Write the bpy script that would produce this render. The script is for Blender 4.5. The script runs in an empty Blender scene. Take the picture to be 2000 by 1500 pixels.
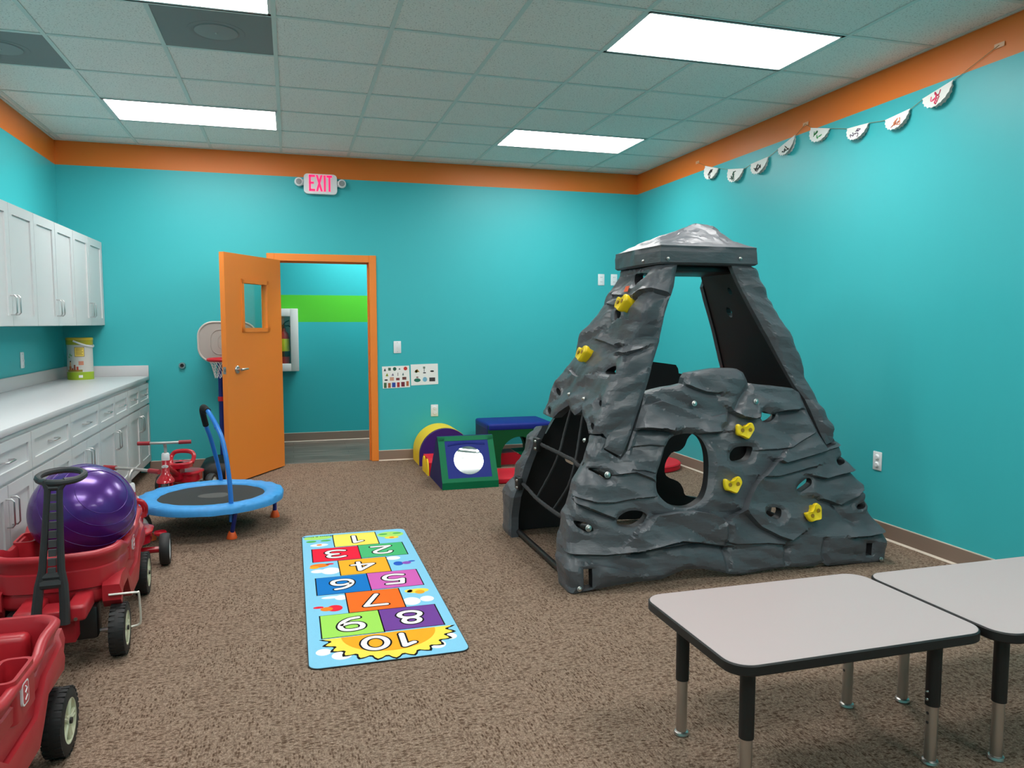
import bpy, bmesh, math, random
import numpy as np
from mathutils import Vector, Matrix, noise
from mathutils.geometry import delaunay_2d_cdt

SC = bpy.context.scene
COL = SC.collection
PI = math.pi

# ------------------------------------------------------------------ camera
FPX, YAW, PITCH, CZ = 1475.0, math.radians(16.292), math.radians(-4.58), 1.365
cam_data = bpy.data.cameras.new('camera')
cam_data.sensor_width = 36.0
cam_data.lens = FPX / 2000.0 * 36.0
cam_data.clip_start = 0.05
cam = bpy.data.objects.new('camera', cam_data)
cam.location = (0, 0, CZ)
cam.rotation_euler = (PI / 2 + PITCH, 0, -YAW)
COL.objects.link(cam)
SC.camera = cam

# ------------------------------------------------------------------ world, light level
world = bpy.data.worlds.new('world')
world.use_nodes = True
world.node_tree.nodes['Background'].inputs[0].default_value = (0.8, 0.9, 1.0, 1)
world.node_tree.nodes['Background'].inputs[1].default_value = 0.02
SC.world = world
SC.view_settings.view_transform = 'Standard'
SC.view_settings.look = 'None'
SC.view_settings.gamma = 1.0
SC.view_settings.use_curve_mapping = False
SC.view_settings.exposure = 0.0
LAMP = 19.5          # radiance of the fluorescent diffusers

# room measures (metres)
LX, RX, BY, FY, H = -1.932, 3.60, 7.5275, -2.6, 2.95
GX0, GY0, G = -1.268, 4.2373, 0.6096
BAND = 2.742

# ------------------------------------------------------------------ pixel rays of the 2000x1500 photograph
def _axes():
    cy, sy, cp, sp = math.cos(YAW), math.sin(YAW), math.cos(PITCH), math.sin(PITCH)
    f = np.array([sy * cp, cy * cp, sp]); r = np.array([cy, -sy, 0.0])
    return r, np.cross(r, f), f
_R, _U, _F = _axes()
CAM = np.array([0, 0, CZ])
def ray(x, y):
    return _R * ((x - 1000) / FPX) - _U * ((y - 750) / FPX) + _F
def hit(x, y, ax, v):
    d = ray(x, y)
    return CAM + d * ((v - CAM[ax]) / d[ax])
def hit_plane(x, y, p0, n):
    d = ray(x, y); p0 = np.array(p0, float); n = np.array(n, float)
    return CAM + d * (np.dot(p0 - CAM, n) / np.dot(d, n))
def onfloor(x, y, z=0.0): return hit(x, y, 2, z)

# ------------------------------------------------------------------ colours and materials
def lin(c):
    c = c / 255.0
    return c / 12.92 if c <= 0.04045 else ((c + 0.055) / 1.055) ** 2.4
def rgb(r, g, b): return (lin(r), lin(g), lin(b), 1.0)

class NT:
    def __init__(s, name):
        s.m = bpy.data.materials.new(name); s.m.use_nodes = True
        s.t = s.m.node_tree; s.b = s.t.nodes['Principled BSDF']
    def n(s, typ, **kw):
        nd = s.t.nodes.new(typ)
        for k, v in kw.items():
            if k.startswith('i_'):
                key = k[2:]
                key = int(key) if key.isdigit() else key.replace('_', ' ')
                nd.inputs[key].default_value = v
            else: setattr(nd, k, v)
        return nd
    def l(s, a, ao, b, bi): s.t.links.new(a.outputs[ao], b.inputs[bi])
    def ramp(s, stops, interp='LINEAR'):
        r = s.n('ShaderNodeValToRGB'); cr = r.color_ramp; cr.interpolation = interp
        while len(cr.elements) > 1: cr.elements.remove(cr.elements[-1])
        cr.elements[0].position, cr.elements[0].color = stops[0]
        for p, c in stops[1:]:
            e = cr.elements.new(p); e.color = c
        return r
    def bump(s, src, out, strength, dist):
        b = s.n('ShaderNodeBump'); b.inputs['Strength'].default_value = strength; b.inputs['Distance'].default_value = dist
        s.l(src, out, b, 'Height'); s.l(b, 'Normal', s.b, 'Normal'); return b

MATS = {}
def simple(name, col, rough=0.5, metal=0.0, spec=0.5, bump=None, var=0.0, coat=0.0):
    """plain plastic / paint / metal with a little procedural variation"""
    if name in MATS: return MATS[name]
    t = NT(name); b = t.b
    b.inputs['Base Color'].default_value = col
    b.inputs['Roughness'].default_value = rough
    b.inputs['Metallic'].default_value = metal
    b.inputs['Specular IOR Level'].default_value = spec
    b.inputs['Coat Weight'].default_value = coat
    if bump or var:
        tc = t.n('ShaderNodeTexCoord')
        sc, st = bump if bump else (20.0, 0.0)
        nz = t.n('ShaderNodeTexNoise', i_Scale=sc, i_Detail=4.0)
        t.l(tc, 'Object', nz, 'Vector')
        if st: t.bump(nz, 'Fac', st, 0.002)
        if var:
            a = tuple(max(0, x * (1 - var)) for x in col[:3]) + (1,)
            c = tuple(min(1, x * (1 + var)) for x in col[:3]) + (1,)
            r = t.ramp([(0.3, a), (0.7, c)])
            t.l(nz, 'Fac', r, 'Fac'); t.l(r, 'Color', b, 'Base Color')
    MATS[name] = t.m
    return t.m

def mat_wall(name, low, band, bz, mid=None):
    """painted drywall, one colour up to bz, another above (mid: (z0, z1, colour) stripe)"""
    t = NT(name); g = t.n('ShaderNodeNewGeometry'); sp = t.n('ShaderNodeSeparateXYZ'); t.l(g, 'Position', sp, 0)
    gt = t.n('ShaderNodeMath', operation='GREATER_THAN'); gt.inputs[1].default_value = bz; t.l(sp, 'Z', gt, 0)
    mx = t.n('ShaderNodeMix', data_type='RGBA'); mx.inputs['A'].default_value = low; mx.inputs['B'].default_value = band
    t.l(gt, 0, mx, 'Factor'); t.l(mx, 'Result', t.b, 'Base Color')
    if mid:
        c1 = t.n('ShaderNodeMath', operation='GREATER_THAN'); c1.inputs[1].default_value = mid[1]; t.l(sp, 'Z', c1, 0)
        c = t.n('ShaderNodeMix', data_type='RGBA'); c.inputs['A'].default_value = band; c.inputs['B'].default_value = low
        t.l(c1, 0, c, 'Factor'); t.l(c, 'Result', mx, 'B')
    t.b.inputs['Roughness'].default_value = 0.42
    t.b.inputs['Specular IOR Level'].default_value = 0.35
    nz = t.n('ShaderNodeTexNoise', i_Scale=180.0, i_Detail=3.0); t.l(g, 'Position', nz, 'Vector')
    t.bump(nz, 'Fac', 0.12, 0.002)
    return t.m

TEAL = rgb(62, 180, 186); ORANGE = rgb(228, 120, 44)
M_WALL = mat_wall('teal_paint', TEAL, ORANGE, BAND)
M_HALL = mat_wall('hall_paint', rgb(50, 174, 182), rgb(84, 196, 50), 1.382, (1.382, 1.69))

def mat_carpet():
    t = NT('carpet'); tc = t.n('ShaderNodeTexCoord')
    def dash(sx, sy):
        mp = t.n('ShaderNodeMapping'); mp.inputs['Scale'].default_value = (sx, sy, 1); t.l(tc, 'Object', mp, 'Vector')
        v = t.n('ShaderNodeTexVoronoi', feature='F1', i_Scale=1.0, i_Randomness=0.75); t.l(mp, 0, v, 'Vector')
        return v
    a, b = dash(46, 118), dash(118, 46)
    mp = t.n('ShaderNodeMapping'); mp.inputs['Scale'].default_value = (3.28, 3.28, 1); mp.inputs['Location'].default_value = (0.3, 0.1, 0.5); t.l(tc, 'Object', mp, 'Vector')
    ck = t.n('ShaderNodeTexChecker', i_Scale=1.0); t.l(mp, 0, ck, 'Vector')
    mc = t.n('ShaderNodeMix', data_type='RGBA'); t.l(ck, 'Fac', mc, 'Factor'); t.l(a, 'Color', mc, 'A'); t.l(b, 'Color', mc, 'B')
    md = t.n('ShaderNodeMix', data_type='FLOAT'); t.l(ck, 'Fac', md, 'Factor'); t.l(a, 'Distance', md, 'A'); t.l(b, 'Distance', md, 'B')
    sc = t.n('ShaderNodeSeparateColor'); t.l(mc, 'Result', sc, 0)
    big = t.n('ShaderNodeTexNoise', i_Scale=9.0, i_Detail=2.0); t.l(tc, 'Object', big, 'Vector')
    ad = t.n('ShaderNodeMath', operation='ADD'); t.l(sc, 0, ad, 0)
    sb = t.n('ShaderNodeMath', operation='MULTIPLY_ADD'); sb.inputs[1].default_value = 0.5; sb.inputs[2].default_value = -0.25; t.l(big, 'Fac', sb, 0); t.l(sb, 0, ad, 1)
    mk = t.ramp([(0.12, (0, 0, 0, 1)), (0.5, (0.6, 0.6, 0.6, 1)), (0.9, (1, 1, 1, 1))]); t.l(ad, 0, mk, 'Fac')                 # which dashes are brown
    ed = t.ramp([(0.32, (1, 1, 1, 1)), (0.62, (0, 0, 0, 1))]); t.l(md, 'Result', ed, 'Fac')            # soft dash outline
    mu = t.n('ShaderNodeMath', operation='MULTIPLY'); t.l(mk, 'Color', mu, 0); t.l(ed, 'Color', mu, 1)
    fine = t.n('ShaderNodeTexNoise', i_Scale=85.0, i_Detail=3.0); t.l(tc, 'Object', fine, 'Vector')
    fr_ = t.ramp([(0.3, rgb(130, 108, 92)), (0.5, rgb(157, 134, 117)), (0.7, rgb(178, 156, 139))]); t.l(fine, 'Fac', fr_, 'Fac')
    cm = t.n('ShaderNodeMix', data_type='RGBA'); t.l(mu, 0, cm, 'Factor'); t.l(fr_, 'Color', cm, 'A'); cm.inputs['B'].default_value = rgb(97, 75, 59)
    lp = t.n('ShaderNodeTexVoronoi', feature='F1', i_Scale=210.0); t.l(tc, 'Object', lp, 'Vector')
    lr = t.ramp([(0.0, (1.1, 1.1, 1.1, 1)), (0.8, (0.55, 0.52, 0.5, 1))]); t.l(lp, 'Distance', lr, 'Fac')
    mm = t.n('ShaderNodeMix', data_type='RGBA', blend_type='MULTIPLY'); mm.inputs['Factor'].default_value = 1.0
    t.l(cm, 'Result', mm, 'A'); t.l(lr, 'Color', mm, 'B'); t.l(mm, 'Result', t.b, 'Base Color')
    t.b.inputs['Roughness'].default_value = 0.95; t.b.inputs['Specular IOR Level'].default_value = 0.1
    hs = t.n('ShaderNodeMath', operation='MULTIPLY_ADD'); hs.inputs[1].default_value = 0.5; t.l(md, 'Result', hs, 0); t.l(lp, 'Distance', hs, 2)
    bp = t.bump(hs, 0, 0.6, 0.004); bp.invert = True
    return t.m
M_CARPET = mat_carpet()

def mat_tile():
    t = NT('ceiling_tile'); g = t.n('ShaderNodeNewGeometry')
    v = t.n('ShaderNodeTexNoise', i_Scale=110.0, i_Detail=2.0); t.l(g, 'Position', v, 'Vector')
    r = t.ramp([(0.0, rgb(186, 184, 180)), (0.33, rgb(204, 202, 198)), (0.41, rgb(242, 240, 236)), (1.0, rgb(248, 246, 242))]); t.l(v, 'Fac', r, 'Fac')
    t.l(r, 'Color', t.b, 'Base Color'); t.b.inputs['Roughness'].default_value = 0.95; t.b.inputs['Specular IOR Level'].default_value = 0.1
    t.bump(v, 'Fac', 0.5, 0.003)
    return t.m
M_TILE = mat_tile()

def mat_vinyl():
    t = NT('vinyl_plank'); g = t.n('ShaderNodeNewGeometry')
    bt = t.n('ShaderNodeTexBrick', offset=0.37, squash=1.0); bt.inputs['Scale'].default_value = 1.0
    bt.inputs['Brick Width'].default_value = 0.9; bt.inputs['Row Height'].default_value = 0.15; bt.inputs['Mortar Size'].default_value = 0.002
    bt.inputs['Color1'].default_value = rgb(128, 118, 110); bt.inputs['Color2'].default_value = rgb(98, 86, 78); bt.inputs['Mortar'].default_value = rgb(52, 44, 40)
    t.l(g, 'Position', bt, 'Vector')
    mp = t.n('ShaderNodeMapping'); mp.inputs['Scale'].default_value = (2.5, 40, 1); t.l(g, 'Position', mp, 'Vector')
    nz = t.n('ShaderNodeTexNoise', i_Scale=1.0, i_Detail=6.0); t.l(mp, 0, nz, 'Vector')
    r = t.ramp([(0.38, (0.45, 0.42, 0.40, 1)), (0.62, (1.35, 1.3, 1.28, 1))]); t.l(nz, 'Fac', r, 'Fac')
    m = t.n('ShaderNodeMix', data_type='RGBA', blend_type='MULTIPLY'); m.inputs['Factor'].default_value = 1.0
    t.l(bt, 'Color', m, 'A'); t.l(r, 'Color', m, 'B'); t.l(m, 'Result', t.b, 'Base Color'); t.b.inputs['Roughness'].default_value = 0.35
    return t.m
M_VINYL = mat_vinyl()

def mat_rock():
    t = NT('slate_plastic'); tc = t.n('ShaderNodeTexCoord')
    mp = t.n('ShaderNodeMapping'); mp.inputs['Scale'].default_value = (5, 5, 16); t.l(tc, 'Object', mp, 'Vector')
    n1 = t.n('ShaderNodeTexNoise', i_Scale=2.0, i_Detail=8.0, i_Roughness=0.62, i_Distortion=0.6); t.l(mp, 0, n1, 'Vector')
    n2 = t.n('ShaderNodeTexNoise', i_Scale=420.0, i_Detail=2.0); t.l(tc, 'Object', n2, 'Vector')
    r = t.ramp([(0.25, rgb(76, 79, 84)), (0.75, rgb(86, 88, 93))]); t.l(n1, 'Fac', r, 'Fac')
    t.l(r, 'Color', t.b, 'Base Color')
    t.b.inputs['Roughness'].default_value = 0.38; t.b.inputs['Specular IOR Level'].default_value = 0.5
    v = t.n('ShaderNodeTexVoronoi', feature='F1', i_Scale=3.0); t.l(mp, 0, v, 'Vector')
    s = t.n('ShaderNodeMath', operation='MULTIPLY_ADD'); s.inputs[1].default_value = 0.55; t.l(v, 'Distance', s, 0); t.l(n1, 'Fac', s, 2)
    s2 = t.n('ShaderNodeMath', operation='MULTIPLY_ADD'); s2.inputs[1].default_value = 0.03; t.l(n2, 'Fac', s2, 0); t.l(s, 0, s2, 2)
    t.bump(s2, 0, 0.22, 0.012)
    return t.m
M_ROCK = mat_rock()

def mat_emit(name, col, strength, base=(0.9, 0.9, 0.9, 1)):
    t = NT(name); t.b.inputs['Base Color'].default_value = base
    t.b.inputs['Emission Color'].default_value = col; t.b.inputs['Emission Strength'].default_value = strength
    return t.m
M_LAMP = mat_emit('lamp_diffuser', (1.0, 0.985, 0.96, 1), LAMP)

def mat_glass(name, col=(0.9, 1, 0.98, 1), rough=0.0):
    t = NT(name); nt = t.t
    tr = t.n('ShaderNodeBsdfTransparent'); tr.inputs[0].default_value = col
    gl = t.n('ShaderNodeBsdfGlossy'); gl.inputs['Roughness'].default_value = rough
    mx = t.n('ShaderNodeMixShader'); mx.inputs[0].default_value = 0.05; t.l(tr, 0, mx, 1); t.l(gl, 0, mx, 2)
    t.l(mx, 0, nt.nodes['Material Output'], 'Surface')
    return t.m
M_GLASS = mat_glass('clear_glass')

WHITE_LAM = simple('white_laminate', rgb(200, 199, 201), 0.38)
CAB = simple('cabinet_white', rgb(206, 207, 208), 0.42)
TOE = simple('toe_kick', rgb(72, 60, 52), 0.7)
CHROME = simple('brushed_nickel', rgb(190, 190, 190), 0.28, 1.0)
BRIGHT = simple('polished_chrome', rgb(196, 192, 188), 0.34, 1.0)
PLATE = simple('plate_white', rgb(232, 234, 236), 0.35)
SLOT = simple('slot_dark', rgb(60, 60, 62), 0.5)
ORNG = simple('orange_enamel', rgb(238, 134, 48), 0.38, bump=(60, 0.03))
BLACK = simple('black_plastic', rgb(22, 22, 23), 0.45)
RUBBER = simple('black_rubber', rgb(26, 26, 27), 0.6, bump=(80, 0.1))
GRIPBLK = simple('black_foam', rgb(14, 14, 15), 0.9)
RED = simple('wagon_red', rgb(170, 34, 44), 0.36, bump=(60, 0.04))
TRED = simple('trike_red', rgb(178, 18, 36), 0.2, coat=0.4)
GRIPRED = simple('grip_red', rgb(150, 34, 44), 0.5)
CREAM = simple('cream_plastic', rgb(206, 204, 176), 0.45)
WPL = simple('white_plastic', rgb(225, 225, 225), 0.35)
BLUE = simple('blue_tube', rgb(40, 120, 205), 0.3)
PADBLUE = simple('pad_blue', rgb(62, 150, 216), 0.5, bump=(30, 0.5), var=0.06)
DBLUE = simple('dark_blue_tube', rgb(22, 40, 120), 0.35)
MESHBLK = simple('jump_mat_black', rgb(40, 40, 40), 0.75, bump=(400, 0.2))
FOOTOR = simple('foot_orange', rgb(240, 96, 34), 0.5)
YEL = simple('grip_yellow', rgb(240, 205, 24), 0.35)
FGREEN = simple('foam_green', rgb(8, 112, 72), 0.55, spec=0.2, bump=(14, 0.4))
FDGREEN = simple('foam_dark_green', rgb(14, 84, 44), 0.55, spec=0.2, bump=(14, 0.4))
FBLUE = simple('foam_blue', rgb(27, 42, 130), 0.5, spec=0.2, bump=(14, 0.4))
FNAVY = simple('foam_navy', rgb(28, 34, 92), 0.55, spec=0.2, bump=(14, 0.4))
FPURP = simple('foam_purple', rgb(66, 36, 112), 0.55, spec=0.2, bump=(14, 0.4))
FYEL = simple('foam_yellow', rgb(246, 212, 48), 0.5, spec=0.2, bump=(14, 0.3))
FRED = simple('foam_red', rgb(214, 34, 52), 0.5, spec=0.2, bump=(14, 0.3))
MIRROR = simple('acrylic_mirror', rgb(235, 238, 240), 0.06, 1.0)
TTOP = simple('table_laminate', rgb(177, 161, 160), 0.4, bump=(300, 0.02))
TEDGE = simple('table_edge_black', rgb(24, 22, 22), 0.5)
BASEB = simple('rubber_base', rgb(140, 118, 104), 0.5)
BASEL = simple('base_caulk', rgb(205, 190, 175), 0.6)
PAPER = simple('paper_white', rgb(238, 238, 234), 0.7)
TBAR = simple('grid_bar_paint', rgb(214, 224, 220), 0.5)
VENT = simple('vent_grey', rgb(134, 135, 136), 0.6)
VENTD = simple('vent_disc_grey', rgb(146, 148, 149), 0.55)
TAUPE = simple('backboard_taupe', rgb(168, 158, 152), 0.45)
HOOPRED = simple('hoop_red', rgb(206, 30, 44), 0.4)
ROPE = simple('rope_black', rgb(44, 44, 46), 0.8, bump=(250, 0.6))
STRING = simple('jute_string', rgb(150, 130, 80), 0.8)
TAPE = simple('clear_tape', rgb(226, 168, 128), 0.3)

# ------------------------------------------------------------------ mesh helpers
class MB:
    def __init__(s): s.v = []; s.f = []; s.mi = []; s.cur = 0
    def add(s, vs, fs):
        o = len(s.v); s.v += [tuple(float(c) for c in p) for p in vs]
        s.f += [tuple(i + o for i in f) for f in fs]; s.mi += [s.cur] * len(fs); return s
    def box(s, lo, hi):
        (a, b, c), (d, e, f) = lo, hi
        return s.add([(a, b, c), (d, b, c), (d, e, c), (a, e, c), (a, b, f), (d, b, f), (d, e, f), (a, e, f)],
                     [(0, 3, 2, 1), (4, 5, 6, 7), (0, 1, 5, 4), (1, 2, 6, 5), (2, 3, 7, 6), (3, 0, 4, 7)])
    def rbox(s, lo, hi, r=0.005, seg=2):
        bm = bmesh.new(); bmesh.ops.create_cube(bm, size=1.0)
        for v in bm.verts:
            v.co = Vector([lo[i] + (v.co[i] + 0.5) * (hi[i] - lo[i]) for i in range(3)])
        bmesh.ops.bevel(bm, geom=list(bm.edges), offset=r, segments=seg, affect='EDGES', profile=0.5)
        return s.bm(bm)
    def bm(s, bm, M=None):
        bm.verts.index_update()
        vs = [(M @ v.co if M else v.co)[:] for v in bm.verts]; fs = [[v.index for v in f.verts] for f in bm.faces]; bm.free()
        return s.add(vs, fs)
    def prism(s, poly, z0, z1, M=None):
        n = len(poly); vs = [(x, y, z0) for x, y in poly] + [(x, y, z1) for x, y in poly]
        if M is not None: vs = [(M @ Vector(v))[:] for v in vs]
        fs = [tuple(range(n - 1, -1, -1)), tuple(range(n, 2 * n))] + [(i, (i + 1) % n, n + (i + 1) % n, n + i) for i in range(n)]
        return s.add(vs, fs)
    def loft(s, rings, cap0=True, cap1=True, closed=True):
        n = len(rings[0]); vs = [p for r in rings for p in r]; fs = []
        for k in range(len(rings) - 1):
            for i in range(n if closed else n - 1):
                j = (i + 1) % n; fs.append((k * n + i, k * n + j, (k + 1) * n + j, (k + 1) * n + i))
        if cap0: fs.append(tuple(range(n - 1, -1, -1)))
        if cap1: o = (len(rings) - 1) * n; fs.append(tuple(range(o, o + n)))
        return s.add(vs, fs)
    def lathe(s, prof, M=None, seg=24, cap=True, a0=0.0, a1=2 * PI):
        full = abs(a1 - a0 - 2 * PI) < 1e-6; rings = []
        for r, z in prof:
            rings.append([(r * math.cos(a0 + (a1 - a0) * i / seg), r * math.sin(a0 + (a1 - a0) * i / seg), z) for i in range(seg if full else seg + 1)])
        if M is not None: rings = [[(M @ Vector(p))[:] for p in r] for r in rings]
        return s.loft(rings, cap, cap, full)
    def tube(s, path, r, seg=10, closed=False, flat=None):
        P = [Vector(p) for p in path]; n = len(P); rings = []; up = None
        for i in range(n):
            if closed: d = P[(i + 1) % n] - P[i - 1]
            else: d = P[min(i + 1, n - 1)] - P[max(i - 1, 0)]
            d.normalize()
            if up is None:
                up = Vector((0, 0, 1)) if abs(d.z) < 0.9 else Vector((0, 1, 0))
            sd = d.cross(up).normalized(); up = sd.cross(d).normalized()
            rr = r[i] if isinstance(r, (list, tuple)) else r
            fx = flat or 1.0
            rings.append([(P[i] + sd * (math.cos(2 * PI * k / seg) * rr * fx) + up * (math.sin(2 * PI * k / seg) * rr))[:] for k in range(seg)])
        if closed: rings.append(rings[0]); return s.loft(rings, False, False)
        return s.loft(rings)
    def cyl(s, p0, p1, r, seg=16, r1=None): return s.tube([p0, p1], [r, r if r1 is None else r1], seg)
    def sphere(s, c, rx, ry=None, rz=None, u=20, v=12):
        ry = ry or rx; rz = rz or rx; bm = bmesh.new(); bmesh.ops.create_uvsphere(bm, u_segments=u, v_segments=v, radius=1)
        return s.bm(bm, Matrix.Translation(c) @ Matrix.Diagonal((rx, ry, rz, 1)))
    def torus(s, c, R, r, M=None, seg=40, ts=10):
        pts = [Vector((R * math.cos(2 * PI * i / seg), R * math.sin(2 * PI * i / seg), 0)) for i in range(seg)]
        if M is not None: pts = [M @ p for p in pts]
        return s.tube([(p + Vector(c))[:] for p in pts], r, ts, closed=True)

def obj(name, mb, mats, parent=None, smooth=35, world=False):
    me = bpy.data.meshes.new(name)
    vs = mb.v
    if world and parent is not None:
        L = parent.location; vs = [(x - L.x, y - L.y, z - L.z) for x, y, z in vs]
    me.from_pydata(vs, [], mb.f)
    if not isinstance(mats, (list, tuple)): mats = [mats]
    for m in mats: me.materials.append(m)
    if len(mats) > 1: me.polygons.foreach_set('material_index', mb.mi)
    bm = bmesh.new(); bm.from_mesh(me); bmesh.ops.recalc_face_normals(bm, faces=bm.faces); bm.to_mesh(me); bm.free()
    if smooth:
        me.polygons.foreach_set('use_smooth', [True] * len(me.polygons)); me.set_sharp_from_angle(angle=math.radians(smooth))
    me.update()
    o = bpy.data.objects.new(name, me); COL.objects.link(o)
    if parent is not None: o.parent = parent
    return o
def tag(o, label, cat, group=None):
    o['label'] = label; o['category'] = cat
    if group: o['group'] = group
    return o
def thing(name, label, cat, loc=(0, 0, 0), rotz=0.0, group=None):
    o = bpy.data.objects.new(name, None); o.empty_display_size = 0.1; COL.objects.link(o)
    o.location = loc; o.rotation_euler = (0, 0, rotz)
    return tag(o, label, cat, group)
def struct(name, mb, m, label=None, smooth=35):
    o = obj(name, mb, m, None, smooth); o['kind'] = 'structure'
    if label: o['label'] = label
    return o
def dup(root, loc=None, rotz=None, label=None, group=None):
    r = root.copy(); COL.objects.link(r)
    if loc is not None: r.location = loc
    if rotz is not None: r.rotation_euler = (0, 0, rotz)
    if label: r['label'] = label
    if group: r['group'] = group
    for ch in list(root.children):
        c = ch.copy(); COL.objects.link(c); c.parent = r
        for g in list(ch.children):
            d = g.copy(); COL.objects.link(d); d.parent = c
    return r
def link_copy(src, parent, loc):
    c = src.copy(); COL.objects.link(c); c.parent = parent; c.location = loc; return c
def rrect(w, h, r, n=6, cx=0.0, cy=0.0):
    pts = []
    for (sx, sy, a0) in ((1, 1, 0), (-1, 1, PI / 2), (-1, -1, PI), (1, -1, 1.5 * PI)):
        for k in range(n + 1):
            a = a0 + (PI / 2) * k / n
            pts.append((cx + sx * (w / 2 - r) + r * math.cos(a), cy + sy * (h / 2 - r) + r * math.sin(a)))
    return pts
def catmull(P, n=6, closed=True):
    P = [Vector(p) for p in P]; out = []; m = len(P)
    for i in range(m if closed else m - 1):
        g = lambda k: P[k % m] if closed else P[max(0, min(m - 1, k))]
        a, b, c, d = g(i - 1), g(i), g(i + 1), g(i + 2)
        for k in range(n):
            t = k / n
            out.append(0.5 * ((2 * b) + (c - a) * t + (2 * a - 5 * b + 4 * c - d) * t * t + (3 * b - a - 3 * c + d) * t ** 3))
    if not closed: out.append(P[-1])
    return [tuple(p) for p in out]
def text_mb(txt, size, bold=0.0, extrude=0.0, align='CENTER'):
    cu = bpy.data.curves.new('lettering', 'FONT'); cu.body = txt; cu.size = size; cu.align_x = align; cu.align_y = 'CENTER'
    cu.offset = bold; cu.extrude = extrude; cu.resolution_u = 4
    o = bpy.data.objects.new('lettering', cu); COL.objects.link(o)
    dg = bpy.context.evaluated_depsgraph_get(); dg.update()
    me = o.evaluated_get(dg).to_mesh()
    mb = MB().add([v.co[:] for v in me.vertices], [tuple(p.vertices) for p in me.polygons])
    o.evaluated_get(dg).to_mesh_clear(); bpy.data.objects.remove(o); bpy.data.curves.remove(cu)
    return mb
def xform(mb, M):
    mb.v = [(M @ Vector(p))[:] for p in mb.v]; return mb
# ================================================================== the room
struct('floor', MB().box((LX - 0.2, FY - 0.2, -0.12), (RX + 0.2, BY + 0.06, 0.0)), M_CARPET, 'beige and brown patterned loop carpet', 0)
DX0, DX1, DZ = -0.135, 0.745, 1.955        # door opening
WT = 0.13
struct('wall_back', MB().box((LX - 0.2, BY, 0), (DX0 - 0.02, BY + WT, H + 0.1)).box((DX1 + 0.02, BY, 0), (RX + 0.2, BY + WT, H + 0.1))
       .box((DX0 - 0.02, BY, DZ + 0.02), (DX1 + 0.02, BY + WT, H + 0.1)), M_WALL, 'teal painted wall with orange band along the top', 0)
struct('wall_left', MB().box((LX - WT, FY - WT, 0), (LX, BY, H + 0.1)), M_WALL, 'teal wall behind the white cabinets', 0)
struct('wall_right', MB().box((RX, FY - WT, 0), (RX + WT, BY, H + 0.1)), M_WALL, 'teal wall with the paper garland', 0)
struct('wall_front', MB().box((LX, FY - WT, 0), (RX, FY, H + 0.1)), M_WALL, 'teal wall at the near end of the room', 0)

# baseboards with a small toe and a caulk line on top
def base_run(name, p0, p1, nrm, label):
    p0, p1, n = Vector(p0), Vector(p1), Vector(nrm); e = Vector((0, 0, 1))
    def strip(prof, mb):
        mb.loft([[(p + n * a + e * b)[:] for a, b in prof] for p in (p0, p1)])
    mb = MB(); strip([(0.0, 0.0), (0.006, 0.0), (0.006, 0.098), (0.0, 0.098)], mb)
    o = struct(name, mb, BASEB, label, 0)
    m2 = MB(); strip([(0.0, 0.098), (0.0065, 0.098), (0.0055, 0.1035), (0.0, 0.1035)], m2); obj('caulk_line', m2, BASEL, o, 0)
    m3 = MB(); strip([(0.006, 0.0), (0.02, 0.0), (0.014, 0.005), (0.006, 0.009)], m3); obj('cove_toe', m3, BASEL, o, 0)
base_run('baseboard_back', (0.815, BY, 0), (RX, BY, 0), (0, -1, 0), 'taupe rubber baseboard right of the door')
base_run('baseboard_left', (-1.27, BY, 0), (-0.205, BY, 0), (0, -1, 0), 'taupe rubber baseboard between cabinets and door')
base_run('baseboard_right', (RX, BY, 0), (RX, FY, 0), (-1, 0, 0), 'taupe rubber baseboard under the garland wall')

# ceiling: slab, lay-in tiles, tee bars
ceil = struct('ceiling', MB().box((LX - WT, FY - WT, H + 0.045), (RX + WT, BY + WT, H + 0.12)), TBAR, 'suspended ceiling of speckled white tiles', 0)
cols = list(range(-2, 8)); rows = list(range(-12, 6))
def cx_(i): return max(LX, min(RX, GX0 + i * G))
def ry_(j): return max(FY, min(BY, GY0 + j * G))
lights = [(c, r) for r in (3, -1, -5, -9) for c in (0, 5)]
vents = [(1, 0), (-1, 1)]
skip = set(vents)
for c, r in lights: skip |= {(c, r), (c + 1, r)}
tile_mb = MB().box((0, 0, 0), (1, 1, 0.018))
proto = None
for i in cols:
    for j in rows:
        if (i, j) in skip: continue
        x0, x1, y0, y1 = cx_(i), cx_(i + 1), ry_(j), ry_(j + 1)
        if x1 - x0 < 0.02 or y1 - y0 < 0.02: continue
        if proto is None: proto = o = obj('ceiling_tile', tile_mb, M_TILE, ceil, 0)
        else:
            o = proto.copy(); COL.objects.link(o)
        o.location = (x0, y0, H + 0.006); o.scale = (x1 - x0, y1 - y0, 1)
def bar(lo, hi):
    return obj('grid_bar', MB().box(lo, hi), TBAR, ceil, 0)
for i in range(-1, 8):
    x = GX0 + i * G; y_a = FY
    for c, r in sorted(lights, key=lambda q: q[1]):
        if i == c + 1:
            bar((x - 0.012, y_a, H), (x + 0.012, ry_(r) - 0.012, H + 0.006)); y_a = ry_(r + 1) + 0.012
    bar((x - 0.012, y_a, H), (x + 0.012, BY, H + 0.006))
for j in range(-11, 6):
    y = GY0 + j * G
    bar((LX, y - 0.012, H + 0.0005), (RX, y + 0.012, H + 0.0055))
bar((LX, FY, H - 0.001), (LX + 0.02, BY, H + 0.004)); bar((RX - 0.02, FY, H - 0.001), (RX, BY, H + 0.004))
bar((LX, BY - 0.02, H - 0.001), (RX, BY, H + 0.004))

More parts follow.
